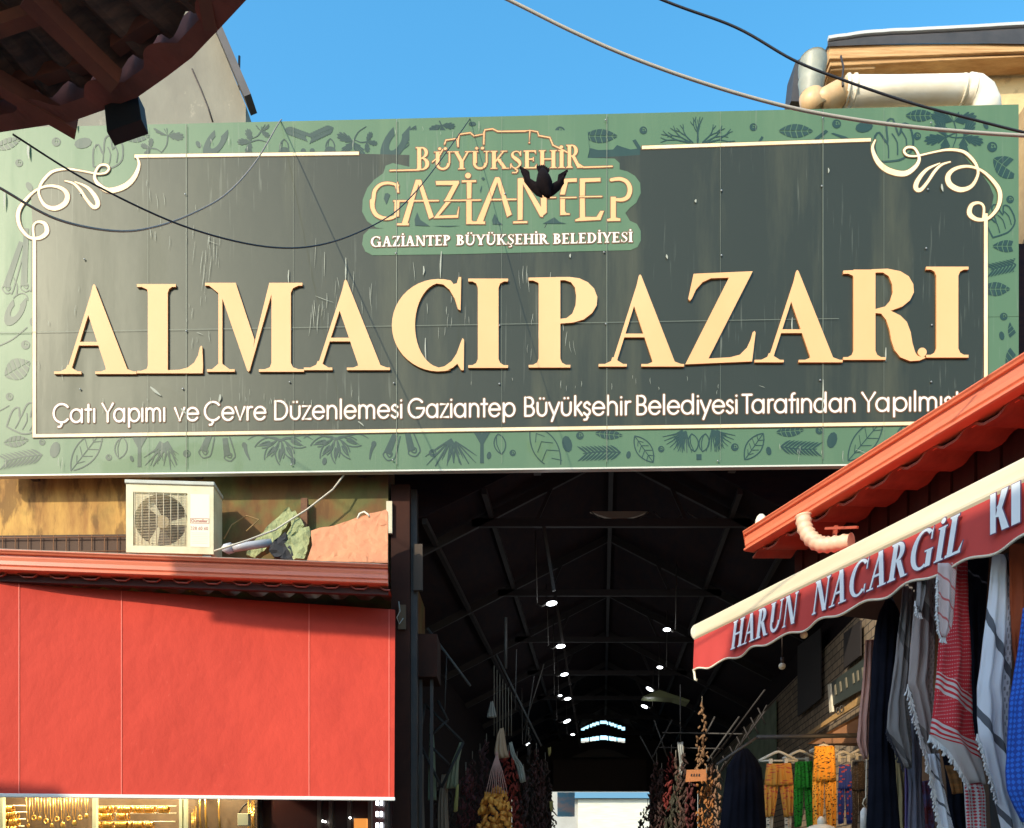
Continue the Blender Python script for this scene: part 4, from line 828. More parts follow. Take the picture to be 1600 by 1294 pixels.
mb.beam(Vector((a.x, Yg-.12, a.z)), Vector((b2.x, Yg-.12, b2.z)), .3, .10, (1, 0, 0)); mb.build('roof_edge', M_black, gb)
mb = MB(); mb.tube([P(300, 108, Yg-.004), P(306, 122, Yg-.004), P(314, 140, Yg-.004), P(325, 168, Yg-.004), P(332, 190, Yg-.004)], .012, 5); mb.build('wall_crack', M_dark, gb)
tag(MB().tube([P(374, 88, 13), P(373, 140, 13), P(374, 190, 13)], .018, 6).build('antenna_rod', M_dark), 'thin dark rod sticking up beside the grey gable', 'antenna')
rb = thing('plaster_building', 'crumbling yellow plaster house with timber eave behind the right end of the sign', 'building', (7, 10, 0))
Yr = 9.9
M_yplast = stain(mat('crumbling_yellow_plaster', (.62, .47, .24), .95, (.54, .40, .20), 2.2, bump=1, bscale=9), (.36, .26, .13), 3.2, .60, .66, .7)
q = lambda x, y, Y=Yr: P(x, y, Y)
mb = MB(); a = q(1448, 300)
poly = [(1418, 122), (1440, 113), (1462, 104), (1482, 96), (1620, 88), (1820, 80), (1820, 330), (1290, 330), (1290, 160), (1395, 160), (1402, 142), (1410, 134)]
mb.prism([q(x, y, Yr+.10) for x, y in poly], (0, 4, 0)); mb.build('wall', M_yplast, rb)
mb = MB(); a = q(1596, 300); mb.box(a.x, a.x+4, Yr-.25, Yr+5, 0, q(1596, 160).z-.1); mb.build('side_wall', mat('beige_wall', (.40, .31, .18), .9, (.28, .2, .12), 2, bump=.4), rb)
mb = MB(); a = q(1290, 160, Yr+.3); b = q(1470, 92, Yr+.3); mb.box(a.x, b.x, Yr+.45, Yr+.55, a.z, b.z); mb.build('eave_recess', M_black, rb)
def plank(x0, y0, x1, y1, x2, y2, x3, y3, dy, nm='timber_beam'):
    MB().prism([q(x0, y0, Yr-dy), q(x1, y1, Yr-dy), q(x2, y2, Yr-dy), q(x3, y3, Yr-dy)], (0, .22, 0)).build(nm, M_wood, rb, bevel=.008)
plank(1296, 92, 1700, 76, 1700, 66, 1296, 70, .18); plank(1297, 96, 1480, 90, 1700, 82, 1297, 93.5, .04) if False else None
plank(1297, 103, 1460, 95, 1700, 84, 1297, 94.5, .15); plank(1298, 108, 1368, 100, 1368, 107, 1298, 110, .12); MB().prism([q(1297, 102, Yr-.06), q(1367, 101, Yr-.06), q(1367, 109, Yr-.06), q(1297, 112, Yr-.06)], (0, .1, 0)).build('dark_board', M_black, rb)
rows = []
for i in range(52):
    x = 1293+i*14; yt = 65-6*math.sin(min(1, (x-1293)/90)*math.pi/2)-.052*(x-1293)+R.uniform(-.4, .4); yb_ = 74-.012*(x-1293)-3*math.sin(min(1, (x-1293)/300)*3.1)
    rows.append([q(x, yt+1, Yr+1.5), q(x, yt, Yr-.18), q(x, yt+3, Yr-.21), q(x, yb_-1.5, Yr-.20), q(x, yb_, Yr+.4)])
mb = MB(); mb.grid(rows, smooth=False); mb.build('roof_membrane', M_black, rb)
mb = MB()
for r0, r1 in zip(rows[:-1], rows[1:]): mb.beam(r0[1]+Vector((0, -.02, .012)), r1[1]+Vector((0, -.02, .012)), .04, .035)
mb.build('eave_trim', mat('pale_flashing', (.50, .50, .47), .5), rb)
mb = MB(); mb.prism([q(1236, 158, Yr+.2), q(1243, 96, Yr+.2), q(1250, 92, Yr+.2), q(1262, 110, Yr+.2), q(1292, 100, Yr+.2), q(1296, 160, Yr+.2)], (0, .3, 0)); mb.prism([q(1282, 112, Yr+.1), q(1284, 88, Yr+.1), q(1296, 66, Yr+.1), q(1300, 112, Yr+.1)], (0, .3, 0)); mb.build('roof_corner', M_black, rb)
# pvc downpipe
M_pvc = mat('cream_pvc', (.84, .79, .66), .4, (.74, .66, .50), 3, (1, 1, 3))
M_pvco = mat('ochre_pvc', (.66, .44, .22), .45, (.52, .32, .15), 4)
dp = thing('drain_pipe', 'fat cream drain pipe with elbows lying along the top right edge of the sign', 'pipe', q(1400, 160, 9.5))
Yd = 9.45
pp = [q(1318, 143, Yd), q(1400, 143, Yd), q(1500, 141, Yd), q(1512, 141, Yd)]
MB().tube(pp, .142, 20).build('straight_run', M_pvc, dp)
pp = [q(1508, 141, Yd), q(1522, 143, Yd), q(1534, 152, Yd), q(1540, 166, Yd), q(1541, 190, Yd)]
MB().tube([Vector(c) for c in pp], .155, 20).build('elbow', M_pvc, dp)
MB().tube([q(1322, 145, Yd), q(1308, 148, Yd), q(1290, 158, Yd), q(1276, 166, Yd)], .13, 18).build('elbow', M_pvco, dp)
MB().tube([q(1278, 176, Yd), q(1268, 160, Yd), q(1267, 150, Yd-.0)], .13, 18).build('elbow', M_pvco, dp)
for x in (1320, 1331, 1500, 1516): MB().tube([q(x, 143, Yd), q(x+2.6, 143, Yd)], .157, 20).build('collar', M_cream, dp)
hop = thing('rain_hopper', 'grey funnel shaped rain hopper at the roof corner above the pipe', 'rain hopper', q(1268, 145, 9.6))
rows = []
for y, r_, dx in ((94, .155, 2), (100, .16, 2), (112, .155, 1), (122, .13, 0), (126, .15, 0), (134, .14, 0), (150, .12, -2)): rows.append([q(1268+dx, y, 9.62)+Vector((r_*math.cos(a*math.pi/10), r_*math.sin(a*math.pi/10), 0)) for a in range(20)])
mb = MB(); mb.grid(rows, wrap=True); mb.f.append([i for i in range(20)]); mb.build('funnel', mat('grey_green_metal', (.33, .34, .27), .5, (.22, .23, .19), 5), hop)
# wires on the pipe
tag(MB().tube([q(1314, 88, 9.5), q(1318, 105, 9.4), q(1316, 122, 9.3), q(1317, 135, 9.2)], .012, 5).build('hanging_wire', M_dark), 'short dark wire hanging from the timber eave to the pipe', 'wire')
# ------------------------------------------------------------------ EAVE OF THE NEAR HOUSE, top left
ev = thing('near_roof_eave', 'dark red corrugated roof eave of a nearby house at the top left corner', 'roof', (-2.4, 3.2, 4.9))
He = 5.0
ZE = lambda x, y: (x, y)
edge_px = [(-260, 262), (-120, 236), (0, 207), (60, 198), (112, 190), (160, 173), (215, 152), (262, 119), (300, 90), (342, 46), (385, 0), (430, -60), (470, -130)]
def eh(px, py, h=He): Y = (h-EYE)*CAMF/(HOR-py); return Vector(((px-CX)/CAMF*Y, Y, h))
E = [eh(*p) for p in edge_px]; ctr = Vector((-2.9, 2.0, He+.55))
def inner(p, t, dz=0): v = p+(ctr-p)*t; return v+Vector((0, 0, dz))
M_eave = mat('dark_red_fascia', (.34, .085, .055), .7, (.20, .05, .03), 5)
Ed = [];
for i in range(len(E)-1):
    for k in range(6): Ed.append(E[i]+(E[i+1]-E[i])*k/6)
Ed.append(E[-1])
rows = [[], [], [], []]
ln = 0
for i, p in enumerate(Ed):
    if i: ln += (Ed[i]-Ed[i-1]).length
    sc = max(0, math.sin(ln*2*math.pi/.36))**.6*.055
    top = .10+sc
    out = (p-ctr); out.z = 0; out.normalize()
    rows[0].append(p); rows[1].append(p+Vector((0, 0, .03))+out*.01); rows[2].append(p+Vector((0, 0, .17))-out*.02); rows[3].append(p-out*(.06+sc)+Vector((0, 0, .02)))
mb = MB(); mb.grid([rows[0], rows[1], rows[2]], smooth=False); mb.grid([rows[3], rows[0]], smooth=False); mb.build('fascia', M_eave, ev)
mb = MB(); rr_ = []
for t in (0.02, .25, .5, .75, 1.0):
    r = []; ln = 0
    for i, p in enumerate(Ed):
        if i: ln += (Ed[i]-Ed[i-1]).length
        r.append(inner(p, t, .10+.03*math.sin(ln*2*math.pi/.18)*(1-t)))
    rr_.append(r)
mb.grid(rr_, smooth=False); mb.grid([[p+Vector((0, 0, .04)) for p in r] for r in rr_]); mb.build('roof_sheet', mat('roof_underside', (.26, .12, .075), .8, (.10, .05, .04), 4, (1, 6, 1)), ev)
M_raft = mat('rafter_red_brown', (.30, .09, .05), .8, (.20, .06, .04), 4)
def eray(px, py, h): return eh(px, py, h)
for a, b, w_ in (((40, -10), (182, 128), .07), ((-120, 60), (120, 200), .06), ((300, -120), (330, 40), .05)):
    MB().beam(eray(a[0], a[1], He+.10), eray(b[0], b[1], He+.02), w_, .07).build('rafter', M_raft, ev)
for a, b in (((-40, 150), (140, 96)), ((-60, 60), (90, 10)), ((180, 72), (245, 30))): MB().beam(eray(a[0], a[1], He+.13), eray(b[0], b[1], He+.13), .05, .05).build('purlin', M_raft, ev)
mb = MB(); c = [(163, 165), (215, 147), (221, 187), (167, 206)]; a = [eh(x, y, 0) if False else P(x, y, 3.62) for x, y in c]; mb.prism(a, (0, .07, 0)); mb.build('bracket_plate', mat('black_plate', (.010, .010, .012), .6), ev)
# ------------------------------------------------------------------ RIGHT SHOP: building, gutter, awning with lettering
PR = Plane((1.75, 8.0, 0), math.atan2(-.938, .346))
def rprism(mb, u0, u1, o0, o1, z0, z1):
    mb.prism([PR.at(u0, z0, o0), PR.at(u1, z0, o0), PR.at(u1, z1, o0), PR.at(u0, z1, o0)], -PR.n*(o0-o1)); return mb
rs = thing('shop_building', 'red sheet roofed shop along the right side of the street', 'building', PR.at(1, 0, -1.3), math.atan2(-.938, .346))
mb = MB(); rprism(mb, 1.35, 6.5, -1.3, -4.5, 0, 4.3); mb.build('wall', mat('shop_dark_plaster', (.06, .045, .035), .9, (.035, .028, .022), 3), rs)
wavy(PR, -.0, 6.5, .24, .02, 4.62, -1.16, -1.17, .0).build('wall_rib', M_redshade, rs)
mb = MB(); k = 0
while k < 6.3:
    rprism(mb, k, k+.11, -1.18, -1.24, 4.18, 5.05); rprism(mb, k+.12, k+.21, -1.20, -1.24, 4.18, 5.05); k += .22
mb.build('ribbed_cladding', mat('shaded_red_cladding', (.045, .012, .008), .7, (.03, .01, .008), 4, spec=.2), rs)  # shadow below the gutter put into the cladding colour
mb = MB(); rprism(mb, -.0, 6.5, -1.25, -4.5, 4.32, 5.2); mb.build('upper_wall', M_redshade, rs)
wavy(PR, -.04, 6.5, .34, .042, 4.82, -.70, -1.16, .06, .02).build('scalloped_sheet', mat('dull_red_sheet', (.30, .07, .035), .6, (.20, .045, .025), 5), rs)
wavy(PR, -.04, 6.5, .34, .02, 4.99, -.76, -3.6, .80, .02).build('roof_sheet', M_redsheet, rs)
class Off(Plane): pass
PG = Plane(PR.at(0, 0, -.61), math.atan2(-.938, .346))
gutter(PG, -.04, 6.5, 4.942, .195, .13, 'gutter', rs, M_gut)
MB().box(0, .001, 0, .001, 0, .001) if False else None
MB().ball(P(1194, 812, 8.15)+Vector((0, .1, 0)), .06, .05, .10, 10, 8).build('gutter_end_cap', M_cream, rs)
# ringed elbow under the gutter
el = thing('flexible_drain_elbow', 'ringed cream drain elbow bending from the right gutter towards the awning', 'pipe', P(1275, 830, 7.3))
cpts = cr([(1255, 806, 1), (1258, 826, 1), (1268, 842, 1), (1284, 851, 1), (1304, 850, 1), (1330, 846, 1)], 6)
mb = MB(); rads = [.062*(1+.16*(1 if i % 3 == 0 else 0)) for i in range(len(cpts))]; mb.tube([P(x, y, 7.35-.004*(x-1255)) for x, y, _ in cpts], rads, 14); mb.build('ringed_elbow', mat('salmon_cream_pvc', (.72, .46, .30), .5), el)
mb = MB(); mb.beam(P(1303, 845, 7.25), P(1306, 822, 7.25), .03, .03); mb.beam(P(1290, 826, 7.25), P(1340, 824, 6.9), .02, .02); mb.build('hanger_strap', M_redsheet, el)
# awning
aw2 = thing('lettered_awning', 'red awning with white lettering HARUN NACARGİL and cream front tube on the right', 'awning', PR.at(1, 0, 0), math.atan2(-.938, .346))
zc = 3.958
prof = [(.0+.052*math.cos(rad(a))+(.0 if abs(a) > 90 else .0), (.038 if a > 0 else -.038)+.046*math.sin(rad(a))) for a in (90, 70, 45, 20, 0)]+[(.052*math.cos(rad(a)), -.040+.046*math.sin(rad(a))) for a in (-1, -20, -45, -70, -90)]+[(-.06, -.086), (-.06, .084)]
mb = MB(); mb.prism([PR.at(.045, zc+z, o-.02) for o, z in prof], PR.d*6); tube_ = mb.build('front_tube', mat('cream_tube', (.80, .70, .50), .4, (.70, .58, .38), 2, (.3, 3, 3), coat=.2), aw2)
MB().tube([PR.at(.028, zc, -.03), PR.at(.044, zc, -.03)], .086, 20).build('end_cap', M_cream, aw2)
M_val = mat('red_valance_cloth', (.56, .055, .045), .75, (.50, .05, .04), 2, bump=.1, bscale=3)
mb = MB(); n = 240; top = []; bot = []; trim = []
def vz(u): return 3.566+.018*math.sin(u*2*math.pi/.42+.5)+.02*math.exp(-u*6)-.0
def vo(u, t): return .012*math.sin(u*7.5)*t+.004*math.sin(u*23)*t
rows = []
for j in range(7):
    t = j/6; rows.append([PR.at(.05+6*i/n+(-.02*t if i == 0 else 0), 3.88+(vz(6*i/n)-3.88)*t, .03+vo(6*i/n, t)) for i in range(n+1)])
mb.grid(rows); mb.grid([[p-PR.n*.004 for p in r][::-1] for r in rows]); val = mb.build('valance', M_val, aw2)
mb = MB(); pts = [PR.at(.05+6*i/n, vz(6*i/n)-.004, .032+vo(6*i/n, 1)) for i in range(n+1)]; mb.tube(pts, .009, 6); mb.tube([PR.at(.04, 3.60, .03), PR.at(.055, 3.56, .03), PR.at(.065, 3.50, .03), PR.at(.09, 3.49, .03)], .012, 6); mb.build('scalloped_trim', M_cream, val)
mb = MB(); mb.quad(PR.at(-.0, 3.99, -.03), PR.at(6, 3.99, -.03), PR.at(6, 4.30, -1.15), PR.at(0, 4.30, -1.15)); mb.quad(PR.at(0, 3.98, -.03), PR.at(0, 4.29, -1.15), PR.at(6, 4.29, -1.15), PR.at(6, 3.98, -.03)); mb.build('canopy_cloth', M_val, aw2)
for u in (.5, 3.2): MB().beam(PR.at(u, 3.93, -.05), PR.at(u+.2, 4.15, -1.15), .04, .04).build('folding_arm', M_cream, aw2)
uh = lambda px: PR.hit(px, 900).x
M_awhite = mat('awning_letter_white', (.80, .84, .86), .6); M_ablue = mat('awning_letter_shadow', (.16, .07, .14), .7)
def awtext(ps, dz=0):
    mb = MB(); ed = flat(mb, PR, ps, .0560); mb2 = MB(); flat(mb2, PR, grow(ed, .0055), .0520); return mb, mb2
def letters(word, xa, xb, base, h, **kw):
    ps = serif_word(word, uh(xa), uh(xb), base, h, **kw); a, b = awtext(ps); o_ = a.build('lettering', M_awhite, aw2); b.build('letter_edge', M_ablue, o_)
letters('HARUN', 1149, 1252, 3.624, .236, skew=.20, T=.20, t=.07, gap=.06)
letters('NACARGİL', 1276, 1513, 3.626, .240, skew=.20, T=.20, t=.07, gap=.06)
# bold plain K I
k0, k1 = uh(1558), uh(1590); hK = .235; bK = 3.652
Kp = [[(0, 0), (.30, 0), (.30, 1), (0, 1)], [(.28, .38), (.62, 1), (.98, 1), (.50, .36)], [(.34, .62), (.62, .0), (1.0, 0), (.52, .72)]]
ps = [[(k0+(k1-k0)*p[0]*.92, bK+p[1]*hK) for p in q_] for q_ in Kp]+[[(k1+.005+p[0], bK+p[1]) for p in ((0, 0), (.055, 0), (.055, hK), (0, hK))]]
a, b = awtext(ps); o_ = a.build('lettering', M_awhite, aw2); b.build('letter_edge', M_ablue, o_)
# ------------------------------------------------------------------ MARKET HALL
hall = thing('market_hall', 'dark roofed market hall behind the sign, with window gable at the far end', 'hall', (1.2, 10, 0))
AX = .1077
def H(s, Y, z): return Vector((1.2+AX*(Y-10)+s, Y, z))
M_roofin = mat('shaded_roof_boards', (.010, .006, .010), .9, (.020, .009, .009), 3, (1, 1, 6), spec=.2)  # dimness of the hall interior put into the board colour
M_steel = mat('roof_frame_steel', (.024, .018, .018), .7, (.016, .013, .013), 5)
M_block = mat('hall_blockwork', (.17, .125, .08), .9, (.12, .09, .06), 3, bump=.4)
tb = M_block.node_tree; brk = tb.nodes.new('ShaderNodeTexBrick'); tcb = tb.nodes.new('ShaderNodeTexCoord'); mpb = tb.nodes.new('ShaderNodeMapping'); mpb.inputs['Rotation'].default_value = (rad(90), 0, rad(90)); mpb.inputs['Scale'].default_value = (1, 1, 1)
tb.links.new(tcb.outputs['Object'], mpb.inputs[0]); cmb = tb.nodes.new('ShaderNodeCombineXYZ'); sep = tb.nodes.new('ShaderNodeSeparateXYZ'); tb.links.new(tcb.outputs['Object'], sep.inputs[0]); tb.links.new(sep.outputs[1], cmb.inputs[0]); tb.links.new(sep.outputs[2], cmb.inputs[1]); tb.links.new(cmb.outputs[0], brk.inputs[0])
brk.inputs['Scale'].default_value = 2.4; brk.inputs['Mortar Size'].default_value = .02; brk.inputs['Color1'].default_value = (.34, .25, .16, 1); brk.inputs['Color2'].default_value = (.22, .165, .11, 1); brk.inputs['Mortar'].default_value = (.05, .04, .03, 1)
tb.links.new(brk.outputs[0], principled(M_block).inputs['Base Color'])
Y0h, Y1h, hw, ze, zr = 9.75, 28.0, 3.1, 5.4, 7.0
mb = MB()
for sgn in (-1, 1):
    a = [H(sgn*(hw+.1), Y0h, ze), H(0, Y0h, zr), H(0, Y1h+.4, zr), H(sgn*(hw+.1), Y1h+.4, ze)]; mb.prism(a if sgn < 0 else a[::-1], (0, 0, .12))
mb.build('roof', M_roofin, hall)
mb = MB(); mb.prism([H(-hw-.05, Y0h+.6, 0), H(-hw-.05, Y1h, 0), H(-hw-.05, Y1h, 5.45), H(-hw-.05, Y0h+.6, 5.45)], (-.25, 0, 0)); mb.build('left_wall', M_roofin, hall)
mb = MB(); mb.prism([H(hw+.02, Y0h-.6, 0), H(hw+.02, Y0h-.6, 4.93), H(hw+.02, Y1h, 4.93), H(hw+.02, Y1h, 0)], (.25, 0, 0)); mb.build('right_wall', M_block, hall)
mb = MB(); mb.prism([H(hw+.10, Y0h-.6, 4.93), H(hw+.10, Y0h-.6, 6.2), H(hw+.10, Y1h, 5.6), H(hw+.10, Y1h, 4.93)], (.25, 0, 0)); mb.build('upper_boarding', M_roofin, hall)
# front gable behind the sign
mb = MB(); mb.prism([H(-hw-.1, Y0h-.02, 5.9), H(hw+.4, Y0h-.02, 5.9), H(hw+.4, Y0h-.02, 6.4), H(0, Y0h-.02, 7.6), H(-hw-.1, Y0h-.02, 6.4)], (0, .05, 0)) if False else [mb.prism([H(s*a_, Y0h-.04, z) for a_, z in ((0, 6.90), (hw+.15, 5.30), (hw+2.5, 5.2), (hw+2.5, 9.0), (0, 9.0))][::s], (0, .03, 0)) for s in (-1, 1)]; mb.build('front_gable', M_roofin, hall)
# far gable with windows and the exit
px2s = lambda px, py, Y=Y1h: (P(px, py, Y).x, P(px, py, Y).z)
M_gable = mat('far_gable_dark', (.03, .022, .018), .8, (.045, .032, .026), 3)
def gpoly(pts, nm, m, y=Y1h, d=.08): mb = MB(); mb.prism([P(x, yy, y) for x, yy in pts], (0, d, 0)); return mb.build(nm, m, hall)
w1 = [(908, 1137), (932, 1125), (942, 1124), (956, 1125), (977, 1137), (977, 1143), (960, 1139), (945, 1130), (935, 1132), (925, 1141), (908, 1143)]
mb = MB()  # gable sheet with two window bands left open
Zs = [(P(940, y, Y1h).z) for y in (1185, 1162, 1150, 1146, 1122)]
xl, xr_ = H(-hw-.3, Y1h, 0).x, H(hw+.3, Y1h, 0).x; wl, wr = P(908, 1140, Y1h).x, P(977, 1140, Y1h).x
def gb_(x0, x1, z0, z1): mb.box(x0, x1, Y1h, Y1h+.08, z0, z1)
gb_(xl, xr_, P(0, 1237, Y1h).z, P(0, 1163, Y1h).z); gb_(xl, wl, P(0, 1163, Y1h).z, 7.3); gb_(wr, xr_, P(0, 1163, Y1h).z, 7.3)
nn = 12
for i in range(nn):
    xa, xb = wl+(wr-wl)*i/nn, wl+(wr-wl)*(i+1)/nn; t = abs((i+.5)/nn-.5)*2
    u0, u1 = P(0, 1161, Y1h).z, P(0, 1154, Y1h).z; up = .10*(1-t)*1.2
    gb_(xa, xb, P(0, 1163, Y1h).z, u0+up); gb_(xa, xb, u1+up, P(0, 1143, Y1h).z+.28*(1-t)**.8); gb_(xa, xb, P(0, 1137, Y1h).z+.26*(1-t)**.8, 7.3)
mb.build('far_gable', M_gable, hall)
for i, x in enumerate((921, 937, 951, 964)): MB().beam(P(x, 1166, Y1h-.03), P(x, 1118, Y1h-.03), .03, .03).build('glazing_bar', M_dark, hall)
mb = MB(); mb.box(P(800, 0, Y1h).x, P(862, 0, Y1h).x, Y1h+.01, Y1h+.2, 0, P(0, 1236, Y1h).z); mb.build('far_wall', M_gable, hall); mb = MB(); mb.box(P(1016, 0, Y1h).x, P(1090, 0, Y1h).x, Y1h+.01, Y1h+.2, 0, P(0, 1236, Y1h).z); mb.build('far_wall', M_gable, hall)
MB().prism([P(864, 1236, 26.5), P(864, 1187, 26.5), P(1010, 1187, 26.5), P(1010, 1236, 26.5)], (0, .1, 0)).build('fascia_panel', mat('fascia_brown', (.055, .035, .027), .7), hall)
MB().prism([P(893, 1183, 26), P(920, 1172, 26), P(942, 1170, 26), P(960, 1173, 26), P(984, 1183, 26)], (0, .1, 0)).build('canopy_sheet', mat('canopy_grey', (.08, .07, .06), .7), hall)
# roof frames
k = 0; Y = 10.45
while Y < 27.5:
    for sgn in (-1, 1): MB().beam(H(sgn*hw, Y, ze-.08), H(0, Y, zr-.08), .05, .11).build('rafter', M_steel, hall)
    MB().beam(H(-1.75, Y, 6.05), H(1.75, Y, 6.05), .05, .10).build('collar_tie', M_steel, hall)
    for sgn in (-1, 1): MB().beam(H(sgn*.95, Y, 6.05), H(sgn*.75, Y, 6.5), .04, .04).build('strut', M_steel, hall)
    if k % 1 == 0:
        for sgn in (-1,): MB().beam(H(-.85, Y, 6.02), H(-.72, Y, 5.2), .04, .04).build('hanger_bar', M_steel, hall)
    Y += 2.6; k += 1
for s, z in ((-2.2, 5.78), (-1.5, 6.13), (1.5, 6.13), (2.2, 5.78), (0, 6.85)): MB().beam(H(s, Y0h, z), H(s, Y1h, z), .06, .07).build('purlin', M_steel, hall)
# building seen through the far exit
fb_ = thing('far_building', 'sunlit white shuttered building beyond the far exit of the hall', 'building', (5, 46, 0))
MB().box(-3, 16, 46, 50, 0, 9).build('wall', mat('far_plaster', (.42, .42, .38), .8, (.35, .34, .30), .8), fb_)
mb = MB(); a = P(903, 0, 45.9); b = P(1018, 0, 45.9); mb.box(a.x, b.x, 45.9, 45.98, 0, P(0, 1249, 45.9).z); mb.build('roller_shutter', mat('white_shutter', (.66, .66, .56), .6, (.55, .54, .44), 1.2, (1, 1, 12)), fb_)
MB().box(a.x-1, b.x+.2, 45.6, 45.88, P(0, 1247, 45.6).z, P(0, 1238, 45.6).z).build('blue_fascia', mat('blue_sign_strip', (.10, .25, .38), .5), fb_)
MB().box(P(871, 0, 29.6).x, P(898, 0, 29.6).x, 29.6, 29.66, P(0, 1276, 29.6).z, P(0, 1238, 29.6).z).build('poster', mat('pale_poster', (.25, .50, .62), .5, (.75, .55, .5), .8, (1, 1, 2), lo=.45, hi=.55), fb_)
# ------------------------------------------------------------------ lamps of the hall
M_lampon = mat('lit_lamp', (.90, .95, 1.0), .5, emit=4); M_shade = mat('lamp_arm_metal', (.055, .05, .045), .6)
lamps = [(862, 943, 10.9, -8, 13), (876, 1010, 13, -6, 11), (882, 1054, 14.8, -10, 9), (887, 1092, 16.9, -8, 8), (875, 1087, 17.3, 0, 5), (886, 1127, 19.4, -25, 9), (1042, 984, 12.1, 4, 9), (1031, 1043, 14.3, 8, 7), (1015, 1077, 16, 30, 9), (1007, 1104, 17.7, 22, 8), (895, 1148, 21, 0, 5), (825, 1163, 14.5, -30, 5)]
names = ['lit strip lamp nearest on the left side of the hall', 'brightest round lit lamp on the left side of the hall', 'lit lamp on a curved arm, third from the front on the left', 'oval lit lamp below the curved arm lamp on the left', 'tiny lit bulb just above the oval lamp on the left', 'tilted lit lamp lowest in the left row near the window gable', 'nearest lit lamp on the right side of the hall', 'dim lit lamp below the nearest one on the right', 'tilted lit lamp beside the pale green sheet on the right', 'lowest tilted lit lamp of the right row', 'small flat lit lamp farthest down the hall on the left', 'small warm lit spot among the hanging peppers']
for (px, py, Y, ang, w_), nm in zip(lamps, names):
    c = P(px, py, Y); s = w_*.66/CAMF*Y
    t = thing('hall_lamp', nm, 'lamp', c, 0, 'lit lamps hanging in the hall')
    rt = Matrix.Rotation(rad(ang), 3, 'Y')
    MB().ball(c, s, .06, s*.36, 14, 8, rot=rt).build('bulb', M_lampon, t)
    sg_ = -1 if px < 940 else 1
    MB().tube([c+Vector((sg_*s*.9, 0, 0)), c+Vector((sg_*s*1.7, .05, -s*.25)), c+Vector((sg_*(s*2.6), .1, s*.3))], .012, 6).tube([c+Vector((sg_*s*2.6, .1, s*.3)), c+Vector((sg_*s*2.9, .1, 1.0))], .008, 5).build('arm', M_shade, t)
    if w_ >= 8:
        ld = bpy.data.lights.new('lamp_light', 'POINT'); ld.energy = 2.6; ld.shadow_soft_size = .12; ld.color = (.95, .97, 1.0); lo_ = bpy.data.objects.new('lamp_light', ld); COL.objects.link(lo_); lo_.parent = t; lo_.location = (0, 0, -s-.1)
for (px, py, Y, nm) in ((1256, 992, 7.9, 'unlit round bulb hanging higher below the lettered awning'), (1222, 1041, 8.6, 'unlit round bulb hanging lower on its cord below the lettered awning')):
    c = P(px, py, Y); t = thing('hanging_bulb', nm, 'bulb', c, 0, 'bulbs hanging below the awning')
    MB().ball(c, .036, .036, .036, 12, 8).build('bulb', mat('frosted_bulb', (.60, .55, .42), .3), t); MB().tube([c+Vector((0, 0, .03)), c+Vector((0, 0, .09))], .02, 8).tube([c+Vector((0, 0, .09)), c+Vector((0, 0, .6))], .006, 5).build('cord', M_dark, t)
dl = thing('disc_fitting', 'pale half round disc hung behind the first cross beam of the hall', 'lamp', P(968, 800, 10.9))
mb = MB(); up = [P(922+92*i/16, 799, 10.9) for i in range(17)]; dn = [P(922+92*i/16, 799+12*math.sin(math.pi*i/16), 10.9) for i in range(17)]
mb.prism(up+dn[::-1][1:-1], (0, .05, 0)); mb.build('disc', mat('pale_disc', (.34, .28, .22), .6), dl)
mb = MB(); mb.tube([P(922+92*i/16, 799+23*math.sin(math.pi*i/16), 10.8) for i in range(17)], .008, 5); mb.build('cable', M_shade, dl)
for xa, xb, y, dp_ in ((1022, 1068, 800, 16), (1074, 1130, 800, 14)): tag(MB().tube([P(xa+(xb-xa)*i/12, y+dp_*math.sin(math.pi*i/12), 10.6) for i in range(13)], .008, 5).build('sagging_cable', M_shade), 'thin cable sagging under the first cross beam, %s one' % ('left' if xa < 1050 else 'right'), 'cable')
tag(MB().prism([P(1005, 1088, 15.8), P(1030, 1078, 15.8), P(1078, 1094, 15.8), P(1076, 1098, 15.8), P(1054, 1091, 15.8)], (0, .3, -.02)).build('canopy_panel', mat('pale_green_sheet', (.22, .25, .13), .7)), 'pale green sheet canopy beside the tilted lamp on the right', 'canopy')
for a, b, Y, r_, nm in (((668, 982), (735, 1072), 10.4, .018, 'slanting rod from the shutter box into the hall'), ((775, 1022), (846, 1166), 11.5, .016, 'long slanting rod above the hanging peppers'), ((790, 965), (790, 1045), 11.2, .022, 'thick upright pipe hanging left in the hall'),
    ((698, 1020), (695, 1110), 10.5, .007, 'thin string hanging near the shutter box'), ((807, 1015), (805, 1110), 11.2, .007, 'thin string beside the thick hanging pipe'), ((834, 1056), (820, 1160), 12.5, .010, 'slanting pole left of the curved arm lamp'), ((850, 1038), (818, 1140), 13.5, .010, 'second slanting pole left of the curved arm lamp'),
    ((1000, 1150), (1024, 1195), 13.5, .012, 'slanting pole above the nearest right peppers'), ((1022, 1125), (1042, 1182), 13, .012, 'steep pole above the red pepper column'), ((1050, 1125), (1020, 1183), 13, .012, 'pole leaning left over the red pepper column'), ((1155, 1120), (1105, 1190), 11, .014, 'long pole slanting behind the tall husk bunch'), ((1117, 1120), (1104, 1145), 11.2, .012, 'short pole right of the tall husk bunch'), ((1063, 1070), (1063, 1165), 12.4, .009, 'upright bar between peppers and husk bunch')):
    tag(MB().tube([P(a[0], a[1], Y), P(b[0], b[1], Y)], r_, 6).build('slanting_rod', M_shade), nm, 'rod', 'rods and strings in the hall')
tag(MB().tube([P(1035, 1145, 12.6), P(1160, 1147, 11.6)], .012, 6).tube([P(1030, 1168, 12.6), P(1130, 1170, 11.9)], .010, 6).build('cross_rail', M_shade), 'thin cross rails spanning above the right hand peppers', 'rail')
